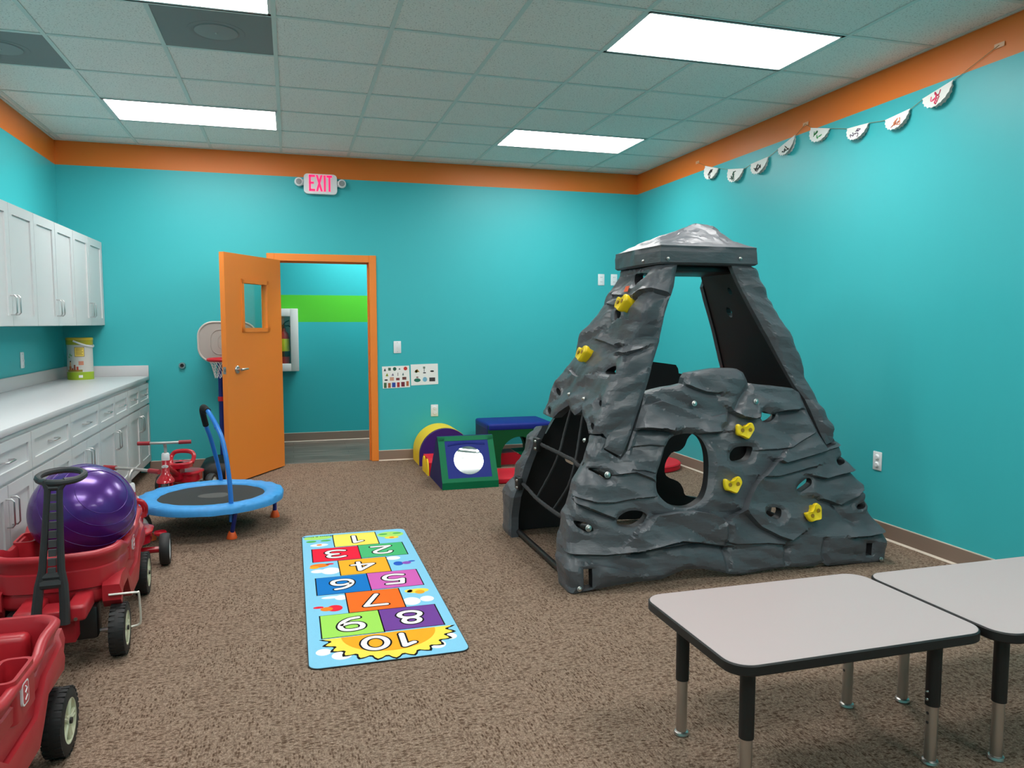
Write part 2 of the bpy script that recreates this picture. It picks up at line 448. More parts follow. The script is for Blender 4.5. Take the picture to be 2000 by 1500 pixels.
lab = {(0, -5): 'glowing rectangular ceiling light over the red wagons', (5, -5): 'glowing rectangular ceiling light over the grey tables', (0, -9): 'glowing rectangular ceiling light by the near wall, cabinet side', (5, -9): 'glowing rectangular ceiling light by the near wall, garland side',
       (0, 3): 'glowing rectangular ceiling light above the orange door', (5, 3): 'glowing rectangular ceiling light near the far garland corner',
       (5, -1): 'glowing rectangular ceiling light in front of the top of the climber', (0, -1): 'glowing rectangular ceiling light beside the grey ceiling vent'}
for c, r in lights:
    x0, x1, y0, y1 = cx_(c), cx_(c + 2), ry_(r), ry_(r + 1)
    t = thing('ceiling_light', lab.get((c, r), 'glowing rectangular ceiling light over the near half of the room'), 'ceiling light',
              ((x0 + x1) / 2, (y0 + y1) / 2, H), 0, 'ceiling light panels')
    w, d = (x1 - x0) / 2, (y1 - y0) / 2
    m = MB()
    for lo, hi in (((-w, -d), (-w + 0.028, d)), ((w - 0.028, -d), (w, d)), ((-w, -d), (w, -d + 0.028)), ((-w, d - 0.028), (w, d))):
        m.box((lo[0], lo[1], 0.0005), (hi[0], hi[1], 0.03))
    obj('frame', m, WPL, t, 0)
    obj('diffuser', MB().box((-w + 0.026, -d + 0.026, 0.004), (w - 0.026, d - 0.026, 0.01)), M_LAMP, t, 0)
for (c, r), lb in zip(vents, ('dark grey square ceiling vent next to a ceiling light', 'dark grey square ceiling vent above the wall cabinets')):
    x0, x1, y0, y1 = cx_(c), cx_(c + 1), ry_(r), ry_(r + 1)
    t = thing('ceiling_vent', lb, 'ceiling vent', ((x0 + x1) / 2, (y0 + y1) / 2, H), 0, 'ceiling vents')
    w = (x1 - x0) / 2 - 0.011; d = (y1 - y0) / 2 - 0.011
    obj('panel', MB().box((-w, -d, 0.003), (w, d, 0.012)), VENT, t, 0)
    obj('round_plate', MB().lathe([(0.0, -0.005), (0.10, -0.0045), (0.112, -0.002), (0.114, 0.003)], seg=40), VENTD, t)
    obj('collar', MB().lathe([(0.15, 0.0032), (0.148, 0.0015), (0.125, 0.0018), (0.122, 0.0032)], seg=40, cap=False), VENT, t)
    obj('knob', MB().sphere((0, 0, -0.005), 0.007, u=10, v=8), CHROME, t)

# door frame
fr = MB(); q = 0.07
for x0, x1 in ((DX0 - q, DX0), (DX1, DX1 + q)):
    fr.rbox((x0, BY - 0.014, 0), (x1, BY + WT + 0.014, DZ + q), 0.004, 1)
fr.rbox((DX0 - 0.001, BY - 0.0135, DZ), (DX1 + 0.001, BY + WT + 0.0135, DZ + q - 0.0005), 0.004, 1)
fr.box((DX1 - 0.012, BY + 0.05, 0), (DX1 + 0.001, BY + 0.085, DZ)).box((DX0, BY + 0.05, DZ - 0.012), (DX1, BY + 0.085, DZ + 0.001))
frame = struct('trim_1', fr, ORNG, 'orange painted metal door frame')
obj('strike_plate', MB().box((DX1 - 0.0015, BY + 0.005, 0.90), (DX1 + 0.001, BY + 0.04, 1.02)), CHROME, frame, 0)
for z in (0.25, 1.05, 1.75):
    obj('hinge', MB().cyl((DX0 - 0.004, BY - 0.012, z - 0.05), (DX0 - 0.004, BY - 0.012, z + 0.05), 0.007, 10), CHROME, frame)

# open door leaf: pivot at the left jamb, swung about 120 degrees into the room
A = Vector((-0.082, 7.452, 0)); dv = Vector((-0.496, -0.868, 0)).normalized(); nv = Vector((dv.y * -1, dv.x, 0)) * 1.0
if nv.y > 0: nv = -nv
LW, LT, LH = 0.875, 0.045, 1.955
def leafpt(x, y):
    p = hit_plane(x, y, A, nv) - np.array(A); return float(np.dot(p[:2], np.array(dv)[:2])), float(p[2])
MD = Matrix(((dv.x, nv.x, 0, A.x), (dv.y, nv.y, 0, A.y), (0, 0, 1, 0), (0, 0, 0, 1)))   # local: x along leaf, y out of the seen face
w1 = leafpt(523, 642); w0 = leafpt(474, 551)
wx0, wx1, wz0, wz1 = w1[0], w0[0], w1[1], w0[1]
lf = MB()
lf.box((0, -LT, 0.012), (wx0, 0, LH)).box((wx1, -LT, 0.012), (LW, 0, LH)).box((wx0, -LT, 0.012), (wx1, 0, wz0)).box((wx0, -LT, wz1), (wx1, 0, LH))
door = obj('door_1', lf, ORNG, None, 0); door.matrix_world = MD; door['kind'] = 'structure'; door['label'] = 'open orange door with a small window'
wf = MB(); e = 0.028
for s0, s1 in ((0.0, 0.007), (-LT - 0.007, -LT)):
    wf.box((wx0 - e, s0, wz0 - e), (wx0 + 0.008, s1, wz1 + e)).box((wx1 - 0.008, s0, wz0 - e), (wx1 + e, s1, wz1 + e))
    wf.box((wx0 - e, s0, wz0 - e), (wx1 + e, s1, wz0 + 0.008)).box((wx0 - e, s0, wz1 - 0.008), (wx1 + e, s1, wz1 + e))
obj('window_bead', wf, ORNG, door, 0)
obj('pane', MB().box((wx0, -LT / 2 - 0.003, wz0), (wx1, -LT / 2 + 0.003, wz1)), M_GLASS, door, 0)
hx, hz = leafpt(463, 722)
hd = MB(); Mh = Matrix.Translation((hx, 0, hz)) @ Matrix.Rotation(-PI / 2, 4, 'X')
hd.lathe([(0.034, 0.0), (0.034, 0.006), (0.028, 0.011), (0.012, 0.012), (0.012, 0.045), (0.0, 0.046)], Mh, 24)
hd.tube([(hx, 0.043, hz), (hx - 0.03, 0.046, hz + 0.001), (hx - 0.075, 0.043, hz + 0.002), (hx - 0.11, 0.036, hz + 0.002)], [0.011, 0.010, 0.009, 0.008], 12)
obj('lever_handle', hd, CHROME, door)
Mh2 = Matrix.Translation((hx, -LT, hz)) @ Matrix.Rotation(PI / 2, 4, 'X')
hd = MB().lathe([(0.034, 0.0), (0.034, 0.006), (0.028, 0.011), (0.012, 0.012), (0.012, 0.045), (0.0, 0.046)], Mh2, 24)
hd.tube([(hx, -LT - 0.043, hz), (hx - 0.05, -LT - 0.044, hz), (hx - 0.11, -LT - 0.036, hz)], [0.011, 0.009, 0.008], 12)
obj('lever_handle', hd, CHROME, door)
lp = MB().box((LW - 0.0005, -0.036, hz - 0.03), (LW + 0.0015, -0.009, hz + 0.03))
lt = obj('latch_plate', lp, CHROME, door, 0)
obj('latch_bolt', MB().box((LW + 0.001, -0.03, hz - 0.012), (LW + 0.012, -0.015, hz + 0.012)), CHROME, lt, 0)

# hallway behind the door
HY = 9.03
struct('floor_hall', MB().box((-3.2, BY + 0.06, -0.12), (4.2, HY + 0.1, -0.003)), M_VINYL, 'grey brown vinyl plank floor of the hallway', 0)
struct('wall_hall', MB().box((-3.2, HY, 0), (4.2, HY + 0.1, 2.75)), M_HALL, 'teal hallway wall with a lime green stripe', 0)
struct('wall_hall_end', MB().box((-3.3, BY + WT, 0), (-3.2, HY, 2.75)).box((4.2, BY + WT, 0), (4.3, HY, 2.75)), M_HALL, 'teal end walls of the hallway', 0)
struct('ceiling_hall', MB().box((-3.2, BY + WT, 2.66), (4.2, HY, 2.75)), M_TILE, 'white hallway ceiling', 0)
base_run('baseboard_hall', (4.2, HY, 0), (-3.2, HY, 0), (0, -1, 0), 'taupe rubber baseboard in the hallway')
for hxx in (0.9,):
    t = thing('hall_fill_light', 'unseen fill light added under the hallway ceiling', 'ceiling light', (hxx, 8.35, 2.66))  # out-of-view panel, added to brighten the hallway
    obj('diffuser', MB().box((-0.55, -0.28, -0.02), (0.55, 0.28, -0.004)), M_LAMP, t, 0)
    obj('frame', MB().box((-0.58, -0.31, -0.012), (0.58, 0.31, 0.0)), WPL, t, 0)

# fire extinguisher cabinet on the hall wall
t = thing('extinguisher_cabinet', 'white wall cabinet with a glass front, seen through the doorway', 'cabinet', (-0.13, HY, 0.84))
bx = MB(); w, d, h = 0.20, 0.17, 0.68
bx.box((-w, -0.02, 0), (w, 0, h)).box((-w, -d + 0.02, 0), (-w + 0.02, -0.02, h)).box((w - 0.02, -d + 0.02, 0), (w, -0.02, h))
bx.box((-w, -d + 0.02, 0), (w, -0.02, 0.02)).box((-w, -d + 0.02, h - 0.02), (w, -0.02, h))
obj('body', bx, WPL, t, 0)
fm = MB(); k = 0.075
fm.rbox((-w - 0.012, -d - 0.006, -0.012), (-w + k, -d + 0.021, h + 0.012), 0.006).rbox((w - k, -d - 0.006, -0.012), (w + 0.012, -d + 0.021, h + 0.012), 0.006)
fm.rbox((-w + k - 0.004, -d - 0.005, -0.0115), (w - k + 0.004, -d + 0.02, k), 0.005).rbox((-w + k - 0.004, -d - 0.005, h - k), (w - k + 0.004, -d + 0.02, h + 0.0115), 0.005)
dr = obj('door', fm, WPL, t)
obj('pane', MB().box((-w + k, -d + 0.004, k), (w - k, -d + 0.008, h - k)), M_GLASS, dr, 0)
t = thing('fire_extinguisher', 'red fire extinguisher with a yellow label inside the glass fronted cabinet', 'fire extinguisher', (-0.075, HY - 0.085, 0.861))
obj('cylinder', MB().lathe([(0.0, 0), (0.055, 0.004), (0.06, 0.02), (0.06, 0.34), (0.05, 0.39), (0.022, 0.42), (0.02, 0.45), (0.0, 0.455)], seg=24), HOOPRED, t)
obj('label_sheet', MB().lathe([(0.0603, 0.16), (0.0608, 0.162), (0.0608, 0.33), (0.0603, 0.332)], seg=20, cap=False, a0=PI, a1=2 * PI), FYEL, t)
obj('warning_print', MB().lathe([(0.0612, 0.13), (0.0614, 0.131), (0.0614, 0.19), (0.0612, 0.192)], seg=20, cap=False, a0=PI, a1=2 * PI), BLACK, t)
obj('valve', MB().box((-0.02, -0.02, 0.45), (0.02, 0.02, 0.49)).tube([(0, 0, 0.49), (0.02, -0.02, 0.52), (0.06, -0.03, 0.54)], 0.008, 8).tube([(0, 0, 0.475), (0.05, -0.02, 0.48), (0.08, -0.02, 0.46)], 0.007, 8), BLACK, t)

# wall plates
def plate(name, label, P, n, kind, cat):
    n = Vector(n); ang = math.atan2(n.y, n.x) + PI / 2
    t = thing(name, label, cat, P, ang)
    obj('plate', MB().rbox((-0.037, -0.007, -0.06), (0.037, 0.0, 0.06), 0.004, 2), PLATE, t)
    if kind == 'switch':
        obj('toggle', MB().box((-0.005, -0.017, -0.012), (0.005, -0.006, 0.004)).box((-0.008, -0.009, -0.018), (0.008, -0.006, 0.018)), PLATE, t, 0)
        for z in (-0.045, 0.045): obj('screw', MB().cyl((0, -0.0085, z), (0, -0.006, z), 0.004, 10), CHROME, t)
    else:
        for z in (-0.024, 0.024):
            if kind == 'cap':
                obj('safety_cap', MB().lathe([(0.0, 0.016), (0.013, 0.016), (0.018, 0.012), (0.019, 0.006)], Matrix.Translation((0, 0, z)) @ Matrix.Rotation(PI / 2, 4, 'X'), 20), PLATE, t)
            else:
                s = obj('socket', MB().prism(rrect(0.03, 0.036, 0.012, 4), 0.005, 0.0085, Matrix.Translation((0, 0, z)) @ Matrix.Rotation(PI / 2, 4, 'X')), PLATE, t)
                obj('slots', MB().box((-0.009, -0.0092, z - 0.004), (-0.006, -0.008, z + 0.007)).box((0.006, -0.0092, z - 0.004), (0.009, -0.008, z + 0.007)), SLOT, s, 0)
    return t
plate('light_switch', 'white light switch beside the orange door frame', (1.013, BY, 1.131), (0, -1, 0), 'switch', 'light switch')
plate('wall_outlet', 'white wall outlet low on the wall under the picture cards', (1.381, BY, 0.487), (0, -1, 0), 'cap', 'outlet')
plate('wall_outlet', 'white wall outlet high on the wall, the one farther from the climber', (3.19, BY, 1.83), (0, -1, 0), 'socket', 'outlet')
plate('wall_outlet', 'white wall outlet high on the wall, right against the outline of the climber', (3.338, BY, 1.831), (0, -1, 0), 'socket', 'outlet')
plate('wall_outlet', 'white wall outlet on the garland wall, with two round safety caps', (RX, 3.943, 0.486), (-1, 0, 0), 'cap', 'outlet')
plate('light_switch', 'white switch plate above the countertop', (LX, 6.432, 1.092), (1, 0, 0), 'switch', 'light switch')

# wall bumper for the door handle
t = thing('door_bumper', 'small round grey door bumper on the teal wall', 'door stop', (-0.967, BY, 0.979))
Mb = Matrix.Rotation(PI / 2, 4, 'X')
obj('ring', MB().lathe([(0.031, 0.0), (0.031, 0.014), (0.026, 0.022), (0.018, 0.022), (0.016, 0.012)], Mb, 28, cap=False), CHROME, t)
obj('rubber_cup', MB().lathe([(0.0, 0.010), (0.017, 0.012), (0.019, 0.004)], Mb, 24), RUBBER, t)

# exit sign with two lamp heads
ex = aty = hit(626, 362, 1, BY - 0.03)
t = thing('exit_sign', 'white exit sign with red letters and two round emergency lamps', 'exit sign', (0.301, BY, 2.585))
obj('housing', MB().prism(rrect(0.305, 0.185, 0.035, 6, 0, 0.093), 0.0, 0.05, Matrix.Rotation(PI / 2, 4, 'X')), PLATE, t)
M_EXIT = mat_emit('exit_red', (1.0, 0.02, 0.16, 1), 1.1, rgb(230, 10, 60))
M_EXITH = mat_emit('exit_glow_edge', (1.0, 0.45, 0.6, 1), 0.55, rgb(250, 170, 190))
LET = MB()
def letterbox(mb, x, w, parts):
    for a, b, c, d in parts: mb.box((x + a * w, -0.0535, 0.025 + b * 0.15), (x + c * w, -0.049, 0.025 + d * 0.15))
k = 0.2
lE = MB(); letterbox(lE, -0.105, 0.055, [(0, 0, 0.3, 1), (0, 0, 1, 0.13), (0, 0.45, 0.8, 0.57), (0, 0.87, 1, 1)])
lX = MB()
for s in (0, 1):
    a0, a1 = (-0.042, 0.001) if s == 0 else (0.001, -0.042)
    lX.add([(a0, -0.0535 - s * 0.0002, 0.025), (a0 + 0.018, -0.0535 - s * 0.0002, 0.025), (a1 + 0.018, -0.0535 - s * 0.0002, 0.175), (a1, -0.0535 - s * 0.0002, 0.175),
            (a0, -0.049, 0.025), (a0 + 0.018, -0.049, 0.025), (a1 + 0.018, -0.049, 0.175), (a1, -0.049, 0.175)],
           [(0, 1, 2, 3), (4, 5, 6, 7), (0, 1, 5, 4), (1, 2, 6, 5), (2, 3, 7, 6), (3, 0, 4, 7)])
lI = MB(); letterbox(lI, 0.030, 0.018, [(0, 0, 1, 1)])
lT = MB(); letterbox(lT, 0.057, 0.05, [(0, 0.87, 1, 1), (0.33, 0, 0.67, 1)])
for m in (lE, lX, lI, lT): obj('letter', m, M_EXIT, t, 0)
for s in (-1, 1):
    hdp = obj('lamp_head', MB().lathe([(0.0, 0.066), (0.030, 0.066), (0.039, 0.058), (0.041, 0.035), (0.03, 0.01), (0.0, 0.008)], Matrix.Translation((s * 0.197, 0, 0.105)) @ Matrix.Rotation(PI / 2, 4, 'X'), 28)
              .box((min(s * 0.15, s * 0.175), -0.035, 0.08), (max(s * 0.15, s * 0.175), -0.005, 0.13)), PLATE, t)
    obj('lens', MB().lathe([(0.0, 0.069), (0.02, 0.0685), (0.027, 0.066)], Matrix.Translation((s * 0.197, 0, 0.105)) @ Matrix.Rotation(PI / 2, 4, 'X'), 24), VENTD, hdp)

# picture cards on the wall
def card(label, quad, pics):
    P = [hit(x, y, 1, BY - 0.002) for x, y in quad]     # TL TR BR BL
    c = sum(P) / 4; t = thing('picture_card', label, 'paper', (c[0], BY, c[2]))
    mb = MB(); vs = [(p[0] - c[0], -0.003, p[2] - c[2]) for p in P] + [(p[0] - c[0], -0.001, p[2] - c[2]) for p in P]
    mb.add(vs, [(0, 1, 2, 3), (7, 6, 5, 4), (0, 4, 5, 1), (1, 5, 6, 2), (2, 6, 7, 3), (3, 7, 4, 0)]); obj('sheet', mb, PAPER, t, 0)
    TL, TR, BR, BL = [np.array([p[0] - c[0], p[2] - c[2]]) for p in P]
    for u, v, w, h, shape, col in pics:
        o = (TL * (1 - u) + TR * u) * (1 - v) + (BL * (1 - u) + BR * u) * v
        W = w * 0.27; Hh = h * 0.22
        pts = [(o[0] + W / 2 * math.cos(a), o[1] + Hh / 2 * math.sin(a)) for a in [2 * PI * k / 14 for k in range(14)]] if shape == 'o' else \
              ([(o[0] - W / 2, o[1] - Hh / 2), (o[0] + W / 2, o[1] - Hh / 2), (o[0] + W / 2, o[1] + Hh / 2), (o[0] - W / 2, o[1] + Hh / 2)] if shape == 'r' else
               [(o[0] - W / 2, o[1] - Hh / 2), (o[0] + W / 2, o[1] - Hh / 2), (o[0] + W * 0.1, o[1] + Hh / 2), (o[0] - W * 0.2, o[1] + Hh * 0.2)])
        obj('picture', MB().prism(pts, 0.003, 0.0034, Matrix.Rotation(PI / 2, 4, 'X')), simple('print_%d_%d_%d' % col, rgb(*col), 0.7), t, 0)
card('white card with four rows of small colourful activity pictures', [(746, 716), (799, 714), (801, 756), (748, 759)],
     [(0.1, 0.15, .09, .13, 't', (70, 72, 76)), (0.27, 0.13, .1, .13, 'r', (70, 100, 84)), (0.46, 0.13, .13, .17, 'o', (30, 92, 74)), (0.64, 0.13, .07, .08, 't', (90, 96, 100)), (0.86, 0.13, .14, .17, 'o', (200, 52, 44)),
      (0.17, 0.38, .1, .14, 't', (136, 150, 40)), (0.38, 0.38, .09, .11, 't', (120, 112, 140)), (0.57, 0.38, .02, .15, 'r', (90, 60, 50)), (0.76, 0.38, .07, .12, 't', (70, 110, 110)),
      (0.13, 0.62, .13, .07, 'o', (22, 22, 26)), (0.34, 0.58, .15, .16, 'r', (206, 150, 124)), (0.56, 0.6, .13, .11, 'r', (120, 44, 52)), (0.8, 0.58, .15, .13, 'r', (110, 64, 58)),
      (0.09, 0.86, .1, .24, 'r', (66, 104, 70)), (0.24, 0.87, .1, .22, 'r', (170, 88, 50)), (0.4, 0.86, .13, .22, 'r', (30, 70, 160)), (0.57, 0.86, .1, .22, 'r', (170, 42, 44)), (0.74, 0.85, .13, .21, 'r', (112, 34, 52)), (0.91, 0.83, .09, .22, 'r', (176, 96, 54))])
card('white card with two rows of three larger activity pictures', [(802, 712), (855, 710), (856, 750), (803, 753)],
     [(0.22, 0.3, .2, .14, 't', (176, 138, 66)), (0.2, 0.34, .08, .12, 'r', (70, 120, 70)), (0.49, 0.17, .08, .09, 'r', (110, 124, 110)), (0.49, 0.29, .02, .16, 'r', (60, 64, 70)), (0.5, 0.42, .1, .05, 'r', (40, 40, 44)), (0.78, 0.36, .15, .08, 'o', (20, 20, 22)),
      (0.23, 0.76, .25, .17, 'o', (24, 110, 90)), (0.23, 0.62, .09, .07, 'o', (150, 110, 110)), (0.51, 0.74, .17, .22, 'o', (120, 180, 206)), (0.78, 0.76, .22, .18, 'r', (58, 54, 56))])

# ------------------------------------------------------------------ paper garland on the right wall
def wallR(x, y, off=0.012): return hit(x, y, 1 - 1, RX - off)
c8 = lambda x, y: (1340 + x / 3.0303, 60 + y / 3.0303)
doily = [((115, 800), (195, 815), 'small white doily pennant with a tiny black scribble, at the far end of the garland', [(20, 22, 20)]),
         ((250, 820), (345, 815), 'white doily pennant with a dark green tree-like scribble', [(18, 60, 36)]),
         ((385, 790), (490, 745), 'white doily pennant with two slanted black strokes', [(24, 24, 24)]),
         ((545, 700), (650, 615), 'white doily pennant with thick black and green strokes, hanging on the steep string', [(20, 34, 22)]),
         ((740, 575), (855, 578), 'white doily pennant with a green spot and grey pencil lines', [(30, 110, 50)]),
         ((955, 580), (1085, 545), 'white doily pennant with thin purple and black lines', [(66, 44, 76)]),
         ((1180, 530), (1330, 460), 'white doily pennant with scattered orange and brown marks', [(180, 96, 60)]),
         ((1400, 405), (1585, 290), 'large white doily pennant with red and pink scribbles, near the upper tape', [(206, 40, 80)])]
random.seed(5)
ends = []
for a, b, lbl, cols_ in doily:
    p, q = Vector(wallR(*c8(*a))), Vector(wallR(*c8(*b))); ends.append((p, q))
    m = (p + q) / 2; R_ = (q - p).length / 2; ux = (q - p).normalized(); uz = Vector((-1, 0, 0)).cross(ux); uz = uz if uz.z < 0 else -uz
    t = thing('doily_pennant', lbl, 'paper pennant', m, 0, 'doily pennants of the garland')
    N = 20; out = Vector((-1, 0, 0))
    def shell(off, shrink, tilt):
        pts = []
        for k in range(N * 3 + 1):
            an = PI * k / (N * 3); sc = 1 - 0.07 * abs(math.sin(an * N / 2.0)) - shrink
            pts.append(ux * (R_ * sc * math.cos(an)) + uz * (R_ * 0.93 * sc * math.sin(an)) + out * (off + tilt * math.sin(an)))
        return pts
    mb = MB()
    for off, shr, tl in ((0.004, 0.0, 0.026), (-0.004, 0.05, -0.004)):
        f0 = shell(off, shr, tl); f1 = [p_ + out * 0.0006 for p_ in f0]; n = len(f0)
        mb.add([p_[:] for p_ in f0 + f1], [tuple(range(n)), tuple(range(2 * n - 1, n - 1, -1))] + [(i, i + 1, n + i + 1, n + i) for i in range(n - 1)])
    obj('folded_paper', mb, PAPER, t, 0)
    for k in range(5):
        cen = ux * random.uniform(-.3, .3) * R_ + uz * random.uniform(.25, .6) * R_
        pth = []
        for i in range(4):
            pp = cen + ux * random.uniform(-.22, .22) * R_ + uz * random.uniform(-.2, .25) * R_
            dd = max(0.0, min(1.0, pp.dot(uz) / (R_ * 0.93)))
            pth.append((pp + out * (0.0062 + 0.026 * dd))[:])
        c = cols_[0] if k < 3 else tuple(min(255, x + 50) for x in cols_[0])
        obj('crayon_stroke', MB().tube(catmull(pth, 4, False), R_ * 0.028, 5), simple('crayon_%d_%d_%d' % c, rgb(*c), 0.7), t)
knots = [Vector(wallR(1361, 317)), Vector(wallR(1572, 242)), Vector(wallR(1950, 88))]
t = thing('garland_string', 'thin jute string taped to the orange band, carrying the doily pennants', 'string', knots[1])
seq = [knots[0]] + [e for pq in ends[:4] for e in pq] + [knots[1]] + [e for pq in ends[4:] for e in pq] + [knots[2]]
obj('string', MB().tube([(v + Vector((0.004, 0, 0)))[:] for v in seq], 0.0016, 6), STRING, t, world=True)
for k, v in enumerate(knots):
    mm = MB().box((v.x + 0.006, v.y - 0.03, v.z - 0.012), (v.x + 0.0075, v.y + 0.03, v.z + 0.012))
    obj('tape', mm, TAPE, t, 0, world=True)
# ================================================================== cabinets on the left wall
def shaker(mb, x, y0, y1, z0, z1, t=0.02, rail=0.06):
    """shaker front whose face looks along +x; recessed middle field"""
    mb.box((x, y0, z0), (x + t, y0 + rail, z1)).box((x, y1 - rail, z0), (x + t, y1, z1))
    mb.box((x, y0 + rail, z0), (x + t, y1 - rail, z0 + rail)).box((x, y0 + rail, z1 - rail), (x + t, y1 - rail, z1))
    mb.box((x, y0 + rail, z0 + rail), (x + t - 0.009, y1 - rail, z1 - rail)); return mb
def pull(x, p0, p1, r=0.0042, d=0.032):
    a, b = Vector(p0), Vector(p1); o = Vector((d, 0, 0)); dd = (b - a).normalized() * 0.012
    return MB().tube([a[:], (a + o * 0.7)[:], (a + o + dd)[:], (b + o - dd)[:], (b + o * 0.7)[:], b[:]], r, 8)

def base_unit(y0, y1, nd, label):
    t = thing('base_cabinet', label, 'cabinet', (LX, (y0 + y1) / 2, 0), 0, 'white base cabinets'); c = (y0 + y1) / 2
    L = lambda x: x - LX
    xf = -1.276
    b = MB().box((0.002, y0 - c + 0.001, 0.10), (L(xf), y1 - c - 0.001, 0.853))
    obj('body', b, CAB, t, 0)
    obj('toe_kick', MB().box((0.002, y0 - c + 0.001, 0.0), (L(xf) - 0.07, y1 - c - 0.001, 0.10)), TOE, t, 0)
    w = (y1 - y0) / nd
    for k in range(nd):
        a, e = y0 - c + k * w + 0.004, y0 - c + (k + 1) * w - 0.004
        dw = obj('drawer', shaker(MB(), L(xf), a, e, 0.645, 0.828, 0.02, 0.045), CAB, t, 0)
        m = (a + e) / 2; obj('pull', pull(0, (L(xf) + 0.011, m - 0.055, 0.738), (L(xf) + 0.011, m + 0.055, 0.738)), CHROME, dw)
    w = (y1 - y0) / 2
    for k in range(2):
        a, e = y0 - c + k * w + 0.004, y0 - c + (k + 1) * w - 0.004
        dr = obj('door', shaker(MB(), L(xf), a, e, 0.112, 0.628, 0.02, 0.06), CAB, t, 0)
        yy = e - 0.03 if k == 0 else a + 0.03
        obj('pull', pull(0, (L(xf) + 0.02, yy, 0.44), (L(xf) + 0.02, yy, 0.57)), CHROME, dr)
ub = [(6.60, 7.524, 2, 'white base cabinet with two drawers, end unit against the teal wall'),
      (5.66, 6.60, 2, 'white base cabinet with two drawers, next to the end unit'),
      (4.96, 5.66, 1, 'white base cabinet with a single drawer, beside the two-drawer units'),
      (4.26, 4.96, 1, 'white base cabinet with a single drawer, behind the small tricycle'),
      (3.56, 4.26, 1, 'white base cabinet with a single drawer, behind the purple ball'),
      (2.86, 3.56, 1, 'white base cabinet with a single drawer, behind the front of the wagon')]
for u in ub: base_unit(*u)
t = thing('countertop', 'long white laminate countertop with a raised backsplash', 'countertop', (LX, 5.19, 0.853))
obj('top', MB().rbox((0.001, 2.84 - 5.19, 0.0), (0.682, BY - 5.19 - 0.001, 0.036), 0.005), WHITE_LAM, t)
obj('backsplash', MB().rbox((0.001, 2.84 - 5.19, 0.0362), (0.02, BY - 5.19 - 0.001, 0.132), 0.003).rbox((0.0205, BY - 5.19 - 0.02, 0.0362), (0.682, BY - 5.19 - 0.001, 0.132), 0.003), WHITE_LAM, t)

def wall_unit(y0, y1, label):
    c = (y0 + y1) / 2; t = thing('wall_cabinet', label, 'cabinet', (LX, c, 1.348), 0, 'white wall cabinets')
    xf = -1.613 - LX; h = 0.735
    obj('body', MB().box((0.001, y0 - c + 0.001, 0), (xf, y1 - c - 0.001, h)), CAB, t, 0)
    w = (y1 - y0) / 2
    for k in range(2):
        a, e = y0 - c + k * w + 0.0035, y0 - c + (k + 1) * w - 0.0035
        dr = obj('door', shaker(MB(), xf, a, e, 0.002, h - 0.002, 0.02, 0.062), CAB, t, 0)
        yy = e - 0.03 if k == 0 else a + 0.03
        obj('pull', pull(0, (xf + 0.02, yy, 0.07), (xf + 0.02, yy, 0.185)), CHROME, dr)
wall_unit(6.585, 7.522, 'white two-door wall cabinet above the toy bucket, end unit against the teal wall')
wall_unit(5.66, 6.585, 'white two-door wall cabinet above the switch plate, middle of the row')
wall_unit(4.735, 5.66, 'white two-door wall cabinet, the one farthest from the teal end wall')

# toy bucket on the counter
t = thing('toy_bucket', 'round cardboard toy bucket with green rim and white carry handle on the counter', 'bucket', (-1.735, 7.235, 0.8895), math.radians(-8))
R0 = 0.098
obj('tub', MB().lathe([(R0, 0.062), (R0, 0.30)], seg=40, cap=False), simple('bucket_print_white', rgb(196, 194, 188), 0.45), t)
obj('base_band', MB().lathe([(0, 0.0), (R0 + 0.002, 0.0), (R0 + 0.003, 0.064), (R0, 0.066)], seg=40, cap=False), simple('bucket_green', rgb(150, 176, 40), 0.45), t)
obj('lid', MB().lathe([(R0, 0.296), (R0 + 0.004, 0.296), (R0 + 0.004, 0.35), (R0 - 0.004, 0.356), (0, 0.354)], seg=40, cap=False), simple('bucket_lid', rgb(160, 156, 34), 0.45), t)
obj('lid_band', MB().lathe([(R0 + 0.0045, 0.334), (R0 + 0.0055, 0.335), (R0 + 0.0055, 0.352), (R0 + 0.003, 0.3535)], seg=40, cap=False), simple('bucket_lid_gold', rgb(196, 172, 50), 0.45), t)
def curved(a0, a1, z0, z1, off, name, m, parent):
    return obj(name, MB().lathe([(R0 + off, z0), (R0 + off + 0.0003, z0 + 0.0003), (R0 + off + 0.0003, z1), (R0 + off, z1 + 0.0002)], seg=12, cap=False, a0=math.radians(a0), a1=math.radians(a1)), m, parent)
curved(268, 311, 0.196, 0.276, 0.001, 'label_border', simple('label_brown', rgb(120, 84, 30), 0.5), t)
lb = curved(270, 309, 0.2, 0.272, 0.0016, 'yellow_label', simple('label_yellow', rgb(236, 206, 92), 0.5), t)
for k in range(5): curved(274, 305 - (k % 2) * 5, 0.26 - k * 0.0125, 0.264 - k * 0.0125, 0.0022, 'text_line', simple('label_brown', rgb(120, 84, 30), 0.5), lb)
pic = curved(225, 300, 0.068, 0.086, 0.001, 'printed_lawn', simple('print_olive', rgb(140, 128, 44), 0.5), t)
for a0, a1, z0, z1, c in ((236, 250, .08, .115, (176, 98, 58)), (240, 247, .115, .15, (214, 150, 96)), (252, 260, .08, .10, (150, 66, 40)), (262, 270, .08, .128, (132, 70, 48)), (274, 283, .08, .112, (186, 74, 50)), (241, 249, .15, .162, (40, 36, 34))):
    curved(a0, a1, z0, z1, 0.0014, 'printed_block', simple('print_b%d_%d' % (c[0], c[1]), rgb(*c), 0.5), t)
curved(284, 306, .125, .158, 0.001, 'printed_badge', simple('print_salmon', rgb(200, 130, 104), 0.5), t)
for z0, z1, aa in ((.205, .222, 240), (.185, .2, 234), (.2, .212, 248)): curved(aa, aa + 8, z0, z1, 0.001, 'printed_leaf', simple('print_leaf', rgb(120, 160, 110), 0.5), t)
